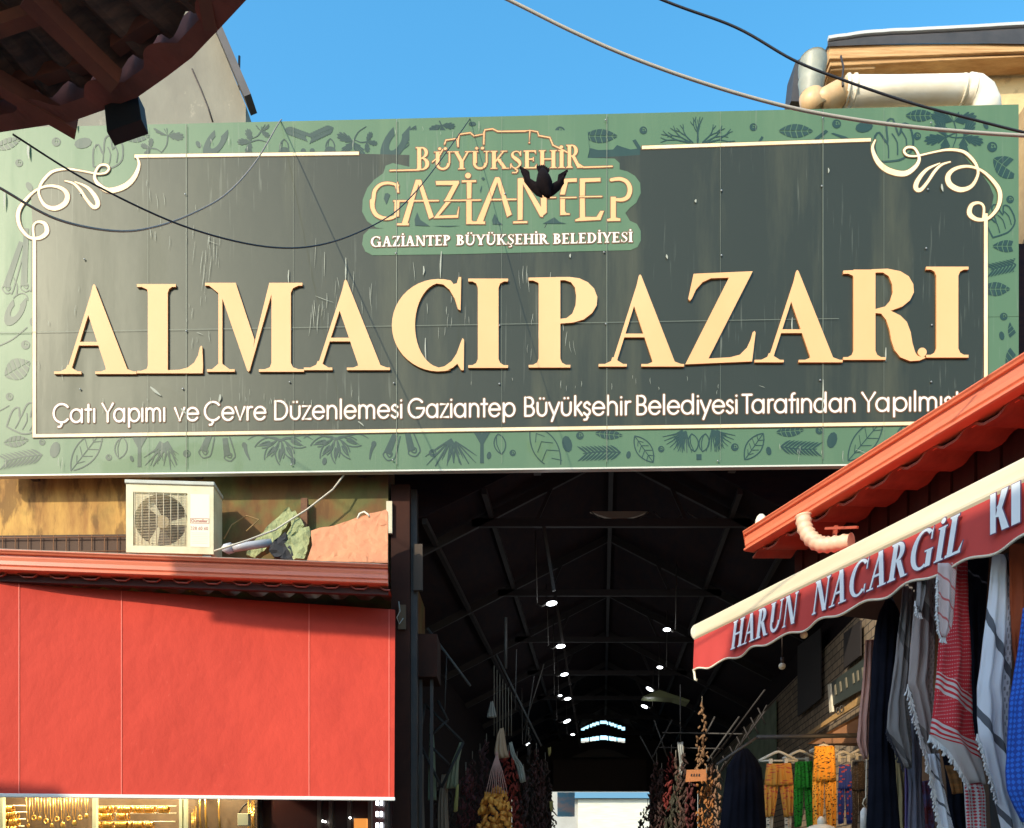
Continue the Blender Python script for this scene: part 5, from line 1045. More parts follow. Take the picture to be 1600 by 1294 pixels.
for i in range(7):
    x = 772+i*4.5; tag(MB().tube([P(x, 1040+i*7, 11.9), P(x, 1150, 11.9)], .006, 5).build('hanging_string', mat('pale_string', (.20, .17, .13), .8) if i == 0 else bpy.data.materials['pale_string']), 'pale string in the bunch above the beige bag', 'string', 'strings hanging above the beige bag')
# shop sign and rail on the block wall
fs = thing('wall_sign', 'dark green shop sign with faded letters on the block wall right of the hall', 'sign', P(1330, 1060, 10))
def WP(px, py, off=.0):   # point on the right block wall
    a = (px-CX)/CAMF; Yw = (1.2-AX*10+hw-off)/(a-AX); return P(px, py, Yw)
def wpoly(pts, nm, m, parent, off, th=.03): mb = MB(); v = [WP(x, y, off) for x, y in pts]; mb.prism(v, (th, 0, 0)); return mb.build(nm, m, parent)
wpoly([(1297, 1068), (1374, 1012), (1374, 1062), (1299, 1104)], 'board', mat('dark_green_board', (.035, .045, .035), .5), fs, .06)
for i, (x0, y0) in enumerate(((1303, 1071), (1311, 1066), (1320, 1060), (1331, 1053), (1338, 1049), (1346, 1044), (1354, 1038), (1362, 1033))):
    wpoly([(x0, y0), (x0+2, y0-1.5), (x0+3.5, y0+14), (x0+1.5, y0+16)], 'letter', mat('faded_sign_letter', (.22, .19, .13), .6) if i == 0 else bpy.data.materials['faded_sign_letter'], fs, .075, .01)
wpoly([(1293, 1070), (1297, 1068), (1300, 1112), (1296, 1114)], 'frame_side', M_cream, fs, .08)
wr_ = thing('timber_rail', 'warm lit timber rail running along the block wall under the shop sign', 'rail', P(1320, 1115, 10))
wpoly([(1255, 1150), (1374, 1066), (1374, 1080), (1268, 1146)], 'rail', mat('varnished_rail', (.62, .36, .12), .5, (.45, .26, .09), 4), wr_, .10)
mb = MB(); c = WP(1315, 1108, .14)
for k in range(2): cc = c+Vector((0, .12*k, 0)); mb.tube([cc+Vector((.02*math.cos(a/10*6.28), 0, .045*math.sin(a/10*6.28))) for a in range(11)], .007, 5)
mb.build('rings', M_shade, wr_)
for (x, y, x2, y2) in ((1318, 990, 1344, 1045), (1246, 1010, 1282, 1120)):
    t_ = 'dark panel fixed to the block wall above the shop sign' if x > 1300 else 'tall dark board fixed to the block wall left of the shop sign'
    mb = MB(); v = [WP(x, y2, .05), WP(x2, y2-(x2-x)*.8, .05), WP(x2, y-(x2-x)*.8, .05), WP(x, y, .05)]; mb.prism(v, (.02, 0, 0)); tag(mb.build('wall_panel', mat('dark_panel', (.022, .017, .016), .7)), t_, 'panel')
# ------------------------------------------------------------------ cloth
def cloth(name, rows, Y, m, label, cat, d=.05, folds=5, amp=.35, group=None, fringe=None, parent=None, seed=0, dY=0, n=34):
    rr = random.Random(seed); ph = rr.uniform(0, 6); R_ = []
    ys = [r[0] for r in rows]
    def at(y):
        for a, b in zip(rows[:-1], rows[1:]):
            if a[0] <= y <= b[0]: t = (y-a[0])/(b[0]-a[0]); return a[1]+(b[1]-a[1])*t, a[2]+(b[2]-a[2])*t
        return rows[-1][1], rows[-1][2]
    M = max(8, int((ys[-1]-ys[0])/7))
    for j in range(M+1):
        y = ys[0]+(ys[-1]-ys[0])*j/M; xl_, xr2 = at(y); YY = Y+dY*j/M; r = []
        th = d*min(1, .35+j/M*1.5)
        for i in range(n):
            t = i/n
            if t < .5: s = t*2; side = -1
            else: s = (1-t)*2; side = 1
            s2 = s+.012*math.sin(j*.35+s*9+ph)*math.sin(math.pi*s)
            bulge = math.sin(math.pi*min(1, max(0, s)))**.6
            f = amp*math.sin(s*folds*2*math.pi+ph+.25*math.sin(j*.5))*bulge+.25*amp*math.sin(s*folds*4.3+j*.3)+.22*amp*math.sin(s*folds*11.7+j*.55+ph)*math.sin(j*.23+s*5)
            p = P(xl_+(xr2-xl_)*s2, y+.8*math.sin(j*.8+s*5), YY); p.y += side*th*(bulge*.6+.05)-(th*f if side < 0 else 0); r.append(p)
        R_.append(r)
    mb = MB(); k0_ = len(mb.f)
    for j in range(M):
        for i in range(n):
            i2 = (i+1) % n; k = len(mb.v); mb.v += [R_[j][i].copy(), R_[j][i2].copy(), R_[j+1][i2].copy(), R_[j+1][i].copy()]
            s = lambda ii: (ii/n*2 if ii/n < .5 else (1-ii/n)*2)
            mb.uv[len(mb.f)] = [(s(i), 1-j/M), (s(i2), 1-j/M), (s(i2), 1-(j+1)/M), (s(i), 1-(j+1)/M)]; mb.f.append([k, k+1, k+2, k+3])
    # weld by building one shared vertex list
    vv = [p for r in R_ for p in r]; ff = []; uv = {}
    for q_ in range(M*n):
        j, i = divmod(q_, n); i2 = (i+1) % n; ff.append([j*n+i, j*n+i2, (j+1)*n+i2, (j+1)*n+i]); uv[q_] = mb.uv[q_]
    out = MB(); out.v = vv; out.f = ff; out.uv = uv; out.f.append(list(range(n))[::-1]); out.f.append([M*n+i for i in range(n)])
    o_ = out.build(name, m, parent, smooth=True)
    if parent is None: tag(o_, label, cat, group)
    if fringe:
        fm, edge, ln = fringe; mb = MB()
        for (xa, ya), (xb, yb2) in zip(edge[:-1], edge[1:]):
            L_ = math.hypot(xb-xa, yb2-ya); nn_ = max(2, int(L_/1.7))
            for i in range(nn_):
                t = (i+rr.random()*.5)/nn_; p = P(xa+(xb-xa)*t, ya+(yb2-ya)*t, Y+dY-d*.35); l2 = ln*rr.uniform(.7, 1.3)/CAMF*Y; dx = rr.uniform(-.4, .4)*l2
                mb.tube([p+Vector((0, 0, .006)), p+Vector((dx*.3, 0, -l2*.5)), p+Vector((dx, -.004, -l2))], [.0055, .0045, .007], 4, caps=False)
        mb.build('fringe', fm, o_)
    return o_
def patmat(name, base, ink, kind, s=1., rough=.9, base2=None):
    m = mat(name, base, rough); t = m.node_tree; b = principled(m); L = t.links.new; tc = t.nodes.new('ShaderNodeTexCoord')
    mp = t.nodes.new('ShaderNodeMapping'); L(tc.outputs['UV'], mp.inputs[0])
    x = t.nodes.new('ShaderNodeMix'); x.data_type = 'RGBA'; x.inputs[6].default_value = (*base, 1); x.inputs[7].default_value = (*ink, 1)
    def mth(op, a, c=None, v=None):
        n = t.nodes.new('ShaderNodeMath'); n.operation = op; L(a, n.inputs[0])
        if c is not None: L(c, n.inputs[1])
        elif v is not None: n.inputs[1].default_value = v
        return n.outputs[0]
    sp = t.nodes.new('ShaderNodeSeparateXYZ'); L(mp.outputs[0], sp.inputs[0]); u, v = sp.outputs[0], sp.outputs[1]
    if kind == 'spots':
        mp.inputs['Scale'].default_value = (5*s, 16*s, 1); vo_ = t.nodes.new('ShaderNodeTexVoronoi'); vo_.inputs['Scale'].default_value = 1.3; L(mp.outputs[0], vo_.inputs[0]); r = t.nodes.new('ShaderNodeMapRange'); r.inputs[1].default_value = .36; r.inputs[2].default_value = .30; L(vo_.outputs[0], r.inputs[0]); L(r.outputs[0], x.inputs[0])
    elif kind == 'keffiyeh':      # woven hooks in the field, stripe bands near the hem
        w1 = mth('SINE', mth('MULTIPLY', mth('ADD', u, mth('MULTIPLY', v, v=2.6)), v=70*s)); w2 = mth('SINE', mth('MULTIPLY', mth('SUBTRACT', u, mth('MULTIPLY', v, v=2.6)), v=70*s))
        wv = mth('GREATER_THAN', mth('MULTIPLY', w1, w2), v=-.75)
        vv_ = mth('ADD', v, mth('MULTIPLY', u, v=.12))
        st = mth('GREATER_THAN', mth('SINE', mth('MULTIPLY', vv_, v=260)), v=.1)
        def between(lo, hi): return mth('MULTIPLY', mth('GREATER_THAN', vv_, v=lo), mth('LESS_THAN', vv_, v=hi))
        band = mth('MAXIMUM', between(.22, .30), between(.42, .50)); plain = mth('LESS_THAN', vv_, v=.22)
        a = mth('MULTIPLY', wv, mth('SUBTRACT', mth('MULTIPLY_ADD', band, v=-1) if False else mth('SUBTRACT', mth('ADD', mth('MULTIPLY', band, v=0), v=1), band), plain))
        a = mth('ADD', a, mth('MULTIPLY', st, band)); L(a, x.inputs[0])
    elif kind == 'stripes':
        vv_ = mth('ADD', v, mth('MULTIPLY', u, v=.25)); st = mth('GREATER_THAN', mth('SINE', mth('MULTIPLY', vv_, v=18*s)), v=.93); st2 = mth('GREATER_THAN', mth('SINE', mth('MULTIPLY', vv_, v=90*s)), v=.2)
        wv = mth('MULTIPLY', mth('SINE', mth('MULTIPLY', u, v=60)), mth('SINE', mth('MULTIPLY', v, v=150))); zg = mth('MULTIPLY', mth('GREATER_THAN', wv, v=.35), mth('GREATER_THAN', u, v=.72))
        L(mth('MINIMUM', mth('ADD', mth('MAXIMUM', st, mth('MULTIPLY', st2, mth('GREATER_THAN', mth('SINE', mth('MULTIPLY', vv_, v=18*s)), v=.75))), mth('MULTIPLY', zg, v=.6)), v=.9), x.inputs[0])
    elif kind == 'diamond':
        w1 = mth('SINE', mth('MULTIPLY', mth('ADD', u, mth('MULTIPLY', v, v=3)), v=40*s)); w2 = mth('SINE', mth('MULTIPLY', mth('SUBTRACT', u, mth('MULTIPLY', v, v=3)), v=40*s)); L(mth('GREATER_THAN', mth('MULTIPLY', w1, w2), v=.1), x.inputs[0])
    L(x.outputs[2], b.inputs['Base Color'])
    tb_ = t.nodes.new('ShaderNodeTexNoise'); tb_.inputs['Scale'].default_value = 60; L(tc.outputs['Object'], tb_.inputs[0]); bp = t.nodes.new('ShaderNodeBump'); bp.inputs['Strength'].default_value = .3; bp.inputs['Distance'].default_value = .004; L(tb_.outputs[0], bp.inputs['Height']); L(bp.outputs[0], b.inputs['Normal'])
    return m
M_blackcl = mat('black_cloth', (.004, .005, .010), .95, (.008, .009, .016), 5, spec=.1)
M_greycl = patmat('grey_scarf', (.20, .19, .19), (.07, .065, .065), 'stripes', .6); M_palecl = patmat('white_keffiyeh', (.58, .60, .66), (.03, .035, .05), 'stripes', 1)
M_redk = patmat('red_keffiyeh', (.46, .42, .41), (.46, .015, .025), 'keffiyeh', 1); M_bluek = patmat('blue_scarf', (.01, .05, .30), (.02, .12, .55), 'diamond', 1)
M_pink = mat('dusty_pink_cloth', (.50, .28, .22), .9, (.42, .22, .18), 3); M_fr = mat('white_fringe', (.60, .60, .60), .9); M_frd = mat('dark_fringe', (.03, .03, .04), .9); M_rust = mat('rust_cloth', (.30, .055, .012), .9, (.22, .04, .01), 5)
G = 'scarves and robes hanging below the lettered awning'
rail = tag(MB().tube([PR.at(1.6, 3.76, -.30), PR.at(5.5, 3.76, -.30)], .014, 8).build('hanging_rail', M_shade), 'thin rail under the lettered awning that carries the scarves', 'rail')
cloth('headscarf', [(1000, 1352, 1368), (1060, 1348, 1363), (1120, 1342, 1360), (1160, 1338, 1358), (1186, 1350, 1355)], 6.35, M_pink, 'plain dusty pink scarf hanging left of the long black robe', 'scarf', .04, 2, group=G, seed=1)
cloth('long_robe', [(930, 1386, 1392), (940, 1382, 1397), (955, 1374, 1406), (980, 1367, 1411), (1030, 1362, 1410), (1100, 1359, 1400), (1160, 1357, 1396), (1230, 1356, 1402), (1300, 1352, 1408)], 6.1, M_blackcl, 'long black robe on a hanger at the left end of the scarves', 'robe', .10, 4, .12, group=G, seed=2)
cloth('grey_scarf', [(895, 1412, 1432), (960, 1406, 1428), (1040, 1397, 1422), (1100, 1388, 1420), (1140, 1385, 1424), (1165, 1396, 1426), (1200, 1412, 1424)], 5.9, M_greycl, 'dark grey scarf with dark fringe right beside the black robe', 'scarf', .05, 3, group=G, seed=3, fringe=(M_frd, [(1385, 1140), (1396, 1165), (1412, 1200)], 7))
cloth('long_scarf', [(1080, 1416, 1440), (1160, 1414, 1442), (1230, 1420, 1440), (1300, 1418, 1446)], 6.0, mat('slate_cloth', (.09, .09, .12), .9, (.14, .13, .17), 4), 'slate grey scarf hanging low behind the dark grey one', 'scarf', .05, 3, group=G, seed=4)
cloth('grey_scarf', [(880, 1430, 1466), (960, 1427, 1464), (1040, 1420, 1460), (1072, 1417, 1458), (1082, 1424, 1459), (1120, 1432, 1460), (1165, 1440, 1464), (1195, 1448, 1466)], 5.65, patmat('taupe_scarf', (.30, .26, .25), (.10, .085, .08), 'stripes', .5), 'taupe scarf with ragged white fringe left of the red checked one', 'scarf', .06, 3, group=G, seed=5, fringe=(M_fr, [(1418, 1070), (1426, 1100), (1436, 1140), (1446, 1170), (1450, 1196), (1466, 1196)], 12))
cloth('upper_tassel_scarf', [(878, 1434, 1450), (930, 1432, 1447), (958, 1430, 1440)], 5.45, M_greycl, 'short grey scarf end with fringe hanging over the taupe scarf', 'scarf', .03, 2, group=G, seed=6, fringe=(M_fr, [(1430, 940), (1431, 956), (1440, 960)], 7))
cloth('red_keffiyeh', [(872, 1468, 1512), (960, 1469, 1514), (1010, 1466, 1516), (1080, 1460, 1519), (1120, 1456, 1520), (1148, 1453, 1522), (1172, 1472, 1530), (1196, 1490, 1534), (1225, 1508, 1540)], 5.35, M_redk, 'red and white checked scarf with striped white hem', 'scarf', .07, 2, .25, group=G, seed=7, fringe=(M_fr, [(1453, 1150), (1466, 1160), (1480, 1172), (1494, 1190), (1508, 1215), (1514, 1226)], 10), n=44)
cloth('folded_scarf_end', [(880, 1465, 1496), (940, 1464, 1492), (980, 1466, 1488), (996, 1468, 1478)], 5.2, patmat('pale_red_stripe', (.45, .36, .35), (.40, .06, .06), 'stripes', 1.3), 'pale end of a scarf with red stripes folded over the red checked scarf', 'scarf', .03, 2, group=G, seed=8, fringe=(M_fr, [(1464, 900), (1463, 950), (1466, 985), (1470, 998), (1478, 998)], 6))
cloth('dark_scarf', [(870, 1500, 1546), (960, 1506, 1540), (1060, 1512, 1532), (1150, 1518, 1532), (1200, 1522, 1530)], 5.5, M_blackcl, 'black scarf hanging between the red and the white checked scarves', 'scarf', .05, 3, group=G, seed=9)
cloth('white_keffiyeh', [(866, 1550, 1584), (960, 1541, 1582), (1040, 1531, 1580), (1075, 1526, 1578), (1120, 1527, 1578), (1150, 1529, 1580), (1190, 1540, 1584), (1230, 1550, 1588), (1300, 1566, 1604)], 5.1, M_palecl, 'white scarf with black stripes and zigzags left of the blue one', 'scarf', .07, 3, .25, group=G, seed=10, fringe=(M_fr, [(1527, 1148), (1534, 1170), (1541, 1195), (1552, 1228), (1558, 1250)], 9), n=44)
cloth('rust_scarf', [(850, 1576, 1612), (930, 1577, 1612), (1010, 1582, 1608), (1060, 1588, 1606)], 5.05, M_rust, 'rust orange scarf hanging at the right edge of the view', 'scarf', .05, 2, group=G, seed=11)
cloth('blue_scarf', [(950, 1598, 1640), (1040, 1586, 1640), (1100, 1576, 1640), (1150, 1573, 1640), (1200, 1571, 1640), (1235, 1573, 1640), (1262, 1584, 1640), (1284, 1596, 1640)], 4.85, M_bluek, 'bright blue patterned scarf at the right edge', 'scarf', .07, 3, .3, group=G, seed=12, n=44)
cloth('white_fringed_scarf', [(1178, 1450, 1468), (1220, 1456, 1472), (1260, 1462, 1482), (1300, 1468, 1490)], 5.6, M_palecl, 'narrow white scarf with shaggy fringe below the taupe scarf', 'scarf', .04, 2, group=G, seed=13, fringe=(M_fr, [(1450, 1190), (1458, 1230), (1463, 1262), (1470, 1290), (1486, 1290)], 12))
cloth('red_striped_scarf', [(1200, 1502, 1530), (1240, 1506, 1540), (1300, 1510, 1542)], 5.5, patmat('red_white_stripe', (.52, .48, .48), (.48, .03, .05), 'diamond', .5), 'white scarf with crossing red lines below the red checked scarf', 'scarf', .04, 2, group=G, seed=14)
cloth('dark_cloth', [(1160, 1468, 1510), (1220, 1478, 1512), (1300, 1484, 1516)], 5.9, M_blackcl, 'black cloth behind the hem of the red checked scarf', 'cloth', .05, 3, group=G, seed=15)
cloth('orange_striped_cloth', [(1196, 1476, 1498), (1215, 1482, 1502), (1240, 1488, 1504)], 5.75, mat('orange_cloth', (.36, .14, .03), .9, (.10, .05, .02), 4, (1, 1, 6)), 'small orange cloth patch showing below the red checked hem', 'cloth', .04, 2, group=G, seed=16)
cloth('cream_cloth', [(1180, 1398, 1412), (1240, 1401, 1414), (1300, 1402, 1416)], 6.4, mat('cream_yellow_cloth', (.34, .27, .13), .9), 'narrow cream yellow cloth between black robe and slate scarf', 'cloth', .04, 2, group=G, seed=17)
cloth('violet_cloth', [(1180, 1413, 1424), (1240, 1414, 1424), (1300, 1414, 1422)], 6.3, mat('violet_cloth', (.13, .10, .26), .9), 'narrow violet cloth right of the cream yellow one', 'cloth', .03, 2, group=G, seed=18)
cloth('charcoal_cloth', [(1196, 1542, 1556), (1240, 1546, 1562), (1300, 1548, 1568)], 5.6, mat('charcoal_cloth', (.035, .035, .035), .9), 'charcoal cloth hanging low between red striped and white scarves', 'cloth', .04, 2, group=G, seed=19)
cloth('colourful_cloth', [(1220, 1434, 1456), (1260, 1432, 1458), (1300, 1430, 1462)], 6.2, mat('multicolour_cloth', (.20, .04, .05), .9, (.16, .14, .30), 9, lo=.45, hi=.55), 'red and violet mottled cloth low behind the slate scarf', 'cloth', .04, 3, group=G, seed=20)
tag(MB().beam(P(1532, 902, 5.6), P(1530, 950, 5.6), .018, .018).build('white_rod', M_cream), 'short white upright rod among the scarf tops', 'rod')
tag(MB().tube([P(1388, 938, 6.1), P(1386, 925, 6.1), P(1389, 918, 6.1), P(1386, 912, 6.1)], .006, 6).build('hanger_hook', M_shade), 'hook above the long black robe', 'hook')
sl = thing('shop_lamp', 'small warm lamp between clothes rail and pink scarf', 'lamp', P(1346, 1125, 7.3)); MB().ball(P(1346, 1125, 7.3), .022, .022, .03, 10, 8).build('bulb', mat('warm_bulb', (1, .6, .25), .5, emit=2), sl); MB().tube([P(1346, 1125, 7.3)+Vector((0, 0, .04)), P(1346, 1105, 7.3)+Vector((0, 0, .04))], .006, 5).build('cord', M_dark, sl)
ld = bpy.data.lights.new('lamp_light', 'POINT'); ld.energy = 8; ld.shadow_soft_size = .05; ld.color = (1, .62, .28); lo_ = bpy.data.objects.new('lamp_light', ld); COL.objects.link(lo_); lo_.parent = sl; lo_.location = (-.05, -.06, -.05)
tag(MB().prism([P(1262, 1162, 10.0), P(1345, 1116, 9.6), P(1352, 1160, 9.6), P(1350, 1166, 9.9)], (0, .03, 0)).build('ceiling_panel', mat('ceiling_lamp_glow', (.30, .12, .035), .7, (.20, .08, .025), 5)), 'ceiling panel with orange lamp glow in its colour, between timber and clothes rails', 'ceiling panel')  # orange glow of the lit ceiling put into the panel colour
# ------------------------------------------------------------------ trousers rack
M_hang = mat('white_plastic_hanger', (.55, .53, .44), .5)
rk = tag(MB().tube([P(1183, 1152, 8.0), P(1345, 1149, 7.85)], .022, 10).tube([P(1120, 1195, 8.1), P(1183, 1152, 8.0)], .014, 8).build('clothes_rail', M_shade), 'dark steel clothes rail carrying the printed trousers', 'rail')
def hanger(cx, y, w, Y, label):
    t = thing('clothes_hanger', label, 'hanger', P(cx, y, Y), 0, 'white hangers on the clothes rail')
    h = w*.30
    MB().tube([P(cx, y-h*.6, Y), P(cx+2, y-h*.95, Y), P(cx, y-h*1.3, Y), P(cx-2.5, y-h*1.15, Y)], .006, 6).build('hook', M_shade, t)
    MB().tube([P(cx-w, y+h, Y), P(cx-w*.2, y-h*.4, Y), P(cx, y-h*.6, Y), P(cx+w*.2, y-h*.4, Y), P(cx+w, y+h, Y)], .014, 8).tube([P(cx-w, y+h, Y), P(cx+w, y+h, Y)], .011, 8).build('frame', M_hang, t)
    for s in (-.4, .4): c = P(cx+s*w, y+h, Y-.02); MB().box(c.x-.015, c.x+.015, c.y-.012, c.y+.012, c.z-.045, c.z+.02).build('clip', M_hang, t)
hanger(1216, 1180, 30, 7.85, 'white hanger holding the mustard trousers'); hanger(1250, 1178, 27, 7.95, 'white hanger holding the green trousers'); hanger(1287, 1168, 22, 7.75, 'white hanger holding the long orange leopard print trousers'); hanger(1318, 1178, 18, 7.85, 'white hanger holding the blue trousers'); hanger(1346, 1174, 20, 7.9, 'tilted white hanger at the right end of the rail')
def trousers(xc, w, y0, y1, Y, m, label, gap=.08, seed=0, hem=None):
    t = thing('printed_trousers', label, 'trousers', P(xc, y1, Y), 0, 'printed trousers on the clothes rail')
    ym = y0+(y1-y0)*.40
    cloth('waist', [(y0, xc-w*.42, xc+w*.42), (y0+(ym-y0)*.5, xc-w*.47, xc+w*.47), (ym+1, xc-w*.5, xc+w*.5)], Y, m, None, None, .05, 5, .4, parent=t, seed=seed)
    for s in (-1, 1):
        a, b = sorted((xc+s*w*gap, xc+s*w*.5)); a2, b2 = sorted((xc+s*w*(gap+.10), xc+s*w*.46)); a0, b0 = sorted((xc, xc+s*w*.5))
        cloth('leg', [(ym, a0, b0), (ym+(y1-ym)*.4, a, b), (y1, a2, b2)], Y+.004, m, None, None, .05, 3, .4, parent=t, seed=seed+s+3)
        if hem: cloth('cuff', [(y1-1, a2+1, b2-1), (y1+22, a2+1.5, b2-1.5)], Y+.01, hem, None, None, .035, 2, .3, parent=t, seed=seed)
trousers(1217, 46, 1193, 1276, 7.8, patmat('mustard_print', (.52, .23, .03), (.40, .06, .03), 'spots', .5), 'mustard trousers with small red print and spotted cuffs', .06, 30, patmat('leopard_cuff', (.50, .42, .30), (.04, .03, .02), 'spots', .3))
trousers(1256, 32, 1190, 1292, 7.9, patmat('green_print', (.03, .36, .03), (.01, .05, .01), 'spots', 1.0), 'bright green trousers with black speckles', .04, 31)
trousers(1288, 38, 1166, 1300, 7.7, patmat('orange_leopard', (.85, .36, .03), (.03, .012, .006), 'spots', 1.1), 'long orange leopard print trousers', .02, 32)
trousers(1320, 22, 1195, 1287, 7.8, patmat('blue_print', (.03, .06, .30), (.50, .08, .05), 'spots', .4), 'blue trousers with red flowers', .04, 33)
trousers(1341, 22, 1190, 1300, 8.0, patmat('brown_print', (.06, .045, .035), (.14, .11, .08), 'spots', 1.2), 'dark brown patterned trousers at the right end of the rail', .04, 34)
cloth('black_dress', [(1170, 1152, 1168), (1182, 1146, 1180), (1198, 1136, 1190), (1240, 1130, 1194), (1300, 1124, 1199)], 8.2, M_blackcl, 'wide black dress hanging left of the mustard trousers', 'dress', .12, 6, .15, seed=40)
wt = thing('white_tube', 'white tube with hook hanging left of the long black robe', 'tube', P(1351, 1290, 6.6)); MB().tube([P(1351, 1262, 6.6), P(1350, 1268, 6.6), P(1350, 1300, 6.6)], [.012, .028, .03], 12).build('tube', mat('white_plastic', (.80, .78, .72), .4), wt); MB().tube([P(1352, 1262, 6.6), P(1348, 1256, 6.6), P(1350, 1249, 6.6), P(1353, 1246, 6.6), P(1354, 1185, 6.6)], .005, 6).build('hook', M_cream, wt)
tag(MB().ball(P(1283, 1284, 7.4), .035, .03, .05, 12, 8).ball(P(1283, 1300, 7.4), .15, .1, .07, 14, 8).build('mannequin_top', mat('mannequin_white', (.74, .72, .60), .4)), 'top of a white display stand in front of the orange trousers', 'display stand')
# ------------------------------------------------------------------ strings of dried vegetables and bags
def strand(xs, Y, col, col2, label, cat='dried food', lump=(.03, .02), name='dried_pepper_string', dens=1., group='strings of dried vegetables in the hall', seed=0, elong=1.6, taper=True):
    rr = random.Random(seed); mb = MB(); (x0, y0), (x1, y1), w0, w1 = xs
    L_ = (y1-y0)/CAMF*Y; n = int(L_/.045*dens)
    c = P((x0), y0, Y); 
    for i in range(n):
        t = i/max(1, n-1); xc = x0+(x1-x0)*t; w_ = (w0+(w1-w0)*t)
        if taper: w_ *= min(1, .35+t*4)
        m_ = max(2, int(w_/CAMF*Y/.045))
        for j in range(m_):
            a = rr.uniform(0, 6.28); rd_ = w_/CAMF*Y*.5*math.sqrt(rr.random()); p = P(xc, y0+(y1-y0)*t, Y)+Vector((math.cos(a)*rd_, math.sin(a)*rd_, rr.uniform(-.02, .02)))
            q_ = Matrix.Rotation(rr.uniform(-.7, .7), 3, 'X') @ Matrix.Rotation(rr.uniform(-.7, .7), 3, 'Y')
            s_ = rr.uniform(*sorted(lump)); k_ = 1 if name in ('sponge_net',) else .72; mb.ball(p, s_*k_*rr.uniform(.6, 1.2), s_*.7*k_, s_*elong*rr.uniform(.8, 1.5), 5, 4, rot=q_, jit=.45)
    nm = 'food_'+name+str(seed); m = mat(nm, col, .75, col2, 14); mb.build('pieces', m, (t := thing(name, label, cat, P(x1, y1, Y), 0, group)))
    MB().tube([P(x0, y0-14, Y), P(x0, y0+6, Y)], .006, 5).build('string', bpy.data.materials['pale_string'], t); return t
red = (.14, .014, .010); dred = (.055, .012, .012); dk = (.030, .022, .018)
strand(((728, 1205), (728, 1300), 26, 34), 11.6, (.10, .014, .014), dred, 'wide dark red pepper string nearest the red awning', seed=1)
strand(((760, 1160), (752, 1300), 12, 30), 12.2, (.035, .012, .014), dred, 'almost black pepper string behind the orange net', seed=2)
strand(((794, 1178), (800, 1300), 22, 30), 11.8, (.30, .03, .012), red, 'bright red pepper string right of the orange net', seed=3)
strand(((786, 1180), (778, 1240), 18, 22), 11.9, (.24, .022, .012), red, 'bright red pepper bunch above the orange net', seed=31)
strand(((818, 1208), (820, 1300), 14, 20), 12.2, dred, dk, 'dark red pepper string below the white tags', seed=4)
strand(((838, 1175), (842, 1300), 18, 26), 12.8, (.07, .014, .012), dk, 'brownish red pepper string left of the yellow tag', seed=5)
strand(((852, 1190), (862, 1300), 8, 22), 13.5, (.05, .02, .015), dk, 'narrow dark pepper string at the inner edge of the left row', seed=6)
strand(((1026, 1190), (1022, 1300), 15, 26), 13.6, (.07, .014, .012), dk, 'dark red pepper column at the inner edge of the right row', seed=7)
strand(((1049, 1178), (1042, 1262), 13, 14), 12.8, (.17, .018, .014), red, 'slim bright red pepper column of the right row', seed=8)
strand(((1062, 1200), (1050, 1300), 14, 30), 12.4, (.055, .06, .03), dk, 'grey green dried bean string of the right row', seed=9, elong=2.2)
strand(((1080, 1222), (1078, 1300), 16, 18), 11.7, (.10, .012, .010), dred, 'dark red string below the cardboard sign', seed=10)
strand(((1097, 1102), (1098, 1208), 6, 28), 11.4, (.27, .15, .07), (.16, .08, .035), 'tall pale brown husk bunch above the cardboard sign', seed=11, elong=1.3, name='dried_husk_bunch')
strand(((1104, 1210), (1100, 1300), 26, 30), 11.3, (.40, .17, .04), (.25, .09, .025), 'orange brown dried slices string below the husk bunch', seed=12, name='dried_slice_string', elong=1.2)
strand(((1121, 1206), (1121, 1300), 12, 14), 11.2, (.30, .17, .09), (.18, .10, .06), 'pale beige dried string left of the black dress', seed=13, name='dried_slice_string', elong=1.2)
strand(((1012, 1262), (1012, 1310), 24, 34), 14.5, (.05, .045, .03), dk, 'round dark bunch in front of the white far shutter', seed=14, name='dried_herb_bunch')
for i_, (x0, y0, x1, w0, w1, Y_, c_) in enumerate(((700, 1222, 702, 12, 16, 12.0, dk), (738, 1188, 742, 14, 22, 12.6, (.09, .014, .014)), (750, 1176, 764, 10, 18, 12.9, dred), (808, 1188, 812, 10, 18, 12.4, (.20, .02, .012)), (826, 1150, 830, 8, 20, 13.2, dk), (846, 1204, 850, 10, 22, 13.9, (.08, .015, .012)), (684, 1232, 686, 9, 14, 11.6, (.05, .02, .015)))):
    strand(((x0, y0), (x1, 1300), w0, w1), Y_, c_, dk, '%s pepper string filling the left row, %s from the red awning' % ('dark' if i_ not in (1, 3) else 'reddish', ('second', 'fourth', 'fifth', 'tenth', 'eleventh', 'last but one', 'very first')[i_]), seed=70+i_)
for i_, (x0, y0, x1, w0, w1, Y_, c_) in enumerate(((1034, 1206, 1030, 10, 20, 13.2, dred), (1056, 1186, 1062, 9, 16, 12.2, (.12, .05, .03)), (1068, 1180, 1070, 10, 16, 12.0, (.07, .03, .02)), (1112, 1196, 1112, 8, 14, 11.5, (.22, .10, .05)))):
    strand(((x0, y0), (x1, 1300), w0, w1), Y_, c_, dk, '%s string filling the right row behind the front ones' % ('dark red', 'dull brown', 'darkest brown', 'light tan')[i_], seed=80+i_)
net = strand(((775, 1232), (772, 1305), 34, 64), 11.0, (.80, .36, .05), (.60, .22, .03), 'orange dried sponge pieces hanging in a pink string net', seed=15, name='sponge_net', lump=(.045, .03), elong=1.1, dens=1.3)
mb = MB()
for k in range(-4, 5): mb.tube([P(776, 1178, 10.95), P(776+k*2.2, 1205, 10.9), P(776+k*4.2, 1240, 10.85)], .006, 5)
